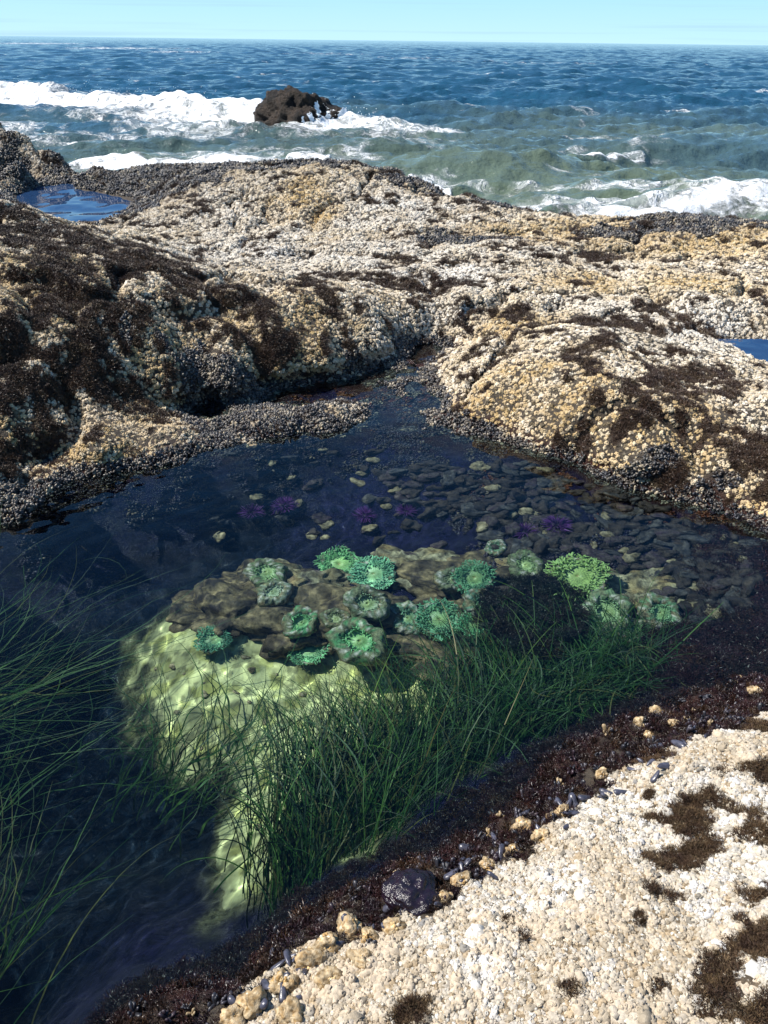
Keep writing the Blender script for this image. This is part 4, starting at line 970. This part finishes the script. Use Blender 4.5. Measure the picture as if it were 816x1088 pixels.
grass('sparse surfgrass at the left frame edge trailing to the right over dark water', [(-180,800),(-90,790),(-20,770)], -.5, 150, .95, (1,.12), .10, .14, 25, GC+GD, .7, .10, .0012)
grass('thin surfgrass reaching up to the right from the left frame edge, above the trailing clump', [(-140,740),(-60,720),(0,720)], -.5, 50, .75, (.7,.75), .12, .35, 26, GD+GC, .9, .12, .0012)
grass('surfgrass clump in the bottom left corner with upright green blades', [(-120,1120),(-60,1080),(-20,1010)], -.40, 120, .55, (.3,.9), .07, .25, 27, GC, 1.0, .10, .0013)
grass('surfgrass fringe along the dark water at the left, lower than the trailing clump', [(-120,940),(-70,900),(-30,880)], -.5, 40, .65, (.6,.7), .10, .2, 28, GD, .9, .14)
grass('short sparse surfgrass tips over the left part of the pale sand', [(130,850),(190,840),(240,830)], -.52, 110, .50, (.6,.8), .09, .06, 29, GD, 1.0, .16)
rngw = np.random.default_rng(5); wp = []
bpy.context.view_layer.update(); _dg = bpy.context.evaluated_depsgraph_get()
for k in range(420):
    a_ = rngw.uniform(0, 2*PI); q_ = math.sqrt(rngw.uniform()); h_ = seen(565+58*q_*math.cos(a_), 652+40*q_*math.sin(a_))
    if h_[2] < -.03: wp.append(h_)
wp = np.array(wp); n_ = len(wp)
scatter('boulder_weed', wp-np.array([0,0,.004]), np.stack([RNG.normal(size=n_)*.4,RNG.normal(size=n_)*.4,np.ones(n_)],-1), np.repeat(RNG.uniform(.02,.045,(n_,1)),3,1), pick([(.016,.020,.012),(.03,.022,.014),(.020,.012,.012)],[3,2,2],n_), PC_TUFT, 'fuzzy dark weed growing on the boulder behind the middle of the surfgrass', 'seaweed')
# loose dark weed on the dark boulder and shallows under water
x, y = jitter_grid(-.2, 2.4, 1.6, 3.2, .03); hz = height(x,y); shal = blob(x,y,[(750,670,-.08,90,50),(800,620,-.06,60,60),(700,690,-.12,60,40),(570,650,-.2,50,28)]) 
k = (shal+.3*fbm(x,y,.12,3,5) > .55) & (hz < .02); x, y, hz = x[k], y[k], hz[k]; n_ = len(x)
scatter('submerged_weed', np.stack([x,y,hz-.002],-1), np.stack([RNG.normal(size=n_)*.3,RNG.normal(size=n_)*.3,np.ones(n_)],-1), np.repeat(RNG.uniform(.03,.06,(n_,1)),3,1), pick([(.045,.014,.020),(.03,.012,.014),(.055,.022,.012)],[3,3,1],n_), PC_TUFT, 'dark purple-red weed under shallow water at the right of the pool', 'seaweed')
#PART2END
# ------------------------------------------------------------------ light
SUN_AZ, SUN_EL = math.radians(-86), math.radians(50)      # azimuth from +y toward +x; the sun stands to the left, beyond the pool
sd_ = np.array([math.sin(SUN_AZ)*math.cos(SUN_EL), math.cos(SUN_AZ)*math.cos(SUN_EL), math.sin(SUN_EL)])
sl = bpy.data.lights.new('sun', 'SUN'); sl.energy = 5.0; sl.angle = math.radians(.5); sl.color = (1,.955,.88); sl.cycles.is_caustics_light = True
slo = bpy.data.objects.new('sun', sl); COL.objects.link(slo); slo.rotation_euler = Vector((-sd_).tolist()).to_track_quat('-Z','Y').to_euler()
w = bpy.data.worlds.new('World'); SC.world = w; w.use_nodes = True; nt = w.node_tree; bg = nt.nodes['Background']
sky = N(nt,'ShaderNodeTexSky'); sky.sky_type = 'NISHITA'; sky.sun_disc = False; sky.sun_elevation = SUN_EL; sky.sun_rotation = SUN_AZ; sky.altitude = 0; sky.air_density = 1.0; sky.dust_density = .3; sky.ozone_density = 4.0
tc = N(nt,'ShaderNodeTexCoord'); mp = N(nt,'ShaderNodeMapping'); mp.inputs['Scale'].default_value = (2,2,150); L(nt, tc.outputs['Generated'], mp.inputs[0])
cn = N(nt,'ShaderNodeTexNoise'); cn.inputs['Scale'].default_value = 1.3; cn.inputs['Detail'].default_value = 6; L(nt, mp.outputs[0], cn.inputs['Vector'])
cr_ = N(nt,'ShaderNodeMapRange'); L(nt, cn.outputs[0], cr_.inputs[0]); cr_.inputs[1].default_value=.50; cr_.inputs[2].default_value=.68; cr_.inputs[4].default_value=.6
mixc = N(nt,'ShaderNodeMixRGB'); L(nt, cr_.outputs[0], mixc.inputs[0]); L(nt, sky.outputs[0], mixc.inputs[1]); mixc.inputs[2].default_value=(3.6,5.6,7.4,1)
sx = N(nt,'ShaderNodeSeparateXYZ'); L(nt, tc.outputs['Generated'], sx.inputs[0]); hz_ = N(nt,'ShaderNodeMapRange'); L(nt, sx.outputs[2], hz_.inputs[0]); hz_.inputs[1].default_value=-.02; hz_.inputs[2].default_value=.17; hz_.inputs[3].default_value=1; hz_.inputs[4].default_value=0; hz_.interpolation_type='SMOOTHSTEP'
hzr = N(nt,'ShaderNodeMapRange'); L(nt, sx.outputs[2], hzr.inputs[0]); hzr.inputs[1].default_value=0; hzr.inputs[2].default_value=.05; hc = N(nt,'ShaderNodeMixRGB'); L(nt, hzr.outputs[0], hc.inputs[0]); hc.inputs[1].default_value=(4.6,7.2,8.8,1); hc.inputs[2].default_value=(2.9,6.4,9.0,1)
hm = N(nt,'ShaderNodeMixRGB'); hs = N(nt,'ShaderNodeHueSaturation'); hs.inputs['Saturation'].default_value = 1.3; hs.inputs['Value'].default_value = 1.1; L(nt, sky.outputs[0], hs.inputs['Color']); L(nt, hz_.outputs[0], hm.inputs[0]); L(nt, hs.outputs[0], hm.inputs[1]); L(nt, hc.outputs[0], hm.inputs[2]); L(nt, hm.outputs[0], mixc.inputs[1])
L(nt, mixc.outputs[0], bg.inputs[0]); bg.inputs[1].default_value = .08
SC.view_settings.view_transform = 'Standard'; SC.view_settings.look = 'None'; SC.view_settings.gamma = 1; SC.view_settings.exposure = .75
SC.render.engine = 'CYCLES'
cy = SC.cycles; cy.use_denoising = True; cy.denoiser = 'OPENIMAGEDENOISE'; cy.max_bounces = 8; cy.diffuse_bounces = 3; cy.glossy_bounces = 3; cy.transmission_bounces = 6; cy.transparent_max_bounces = 8
cy.caustics_reflective = False; cy.caustics_refractive = True; cy.sample_clamp_indirect = 6
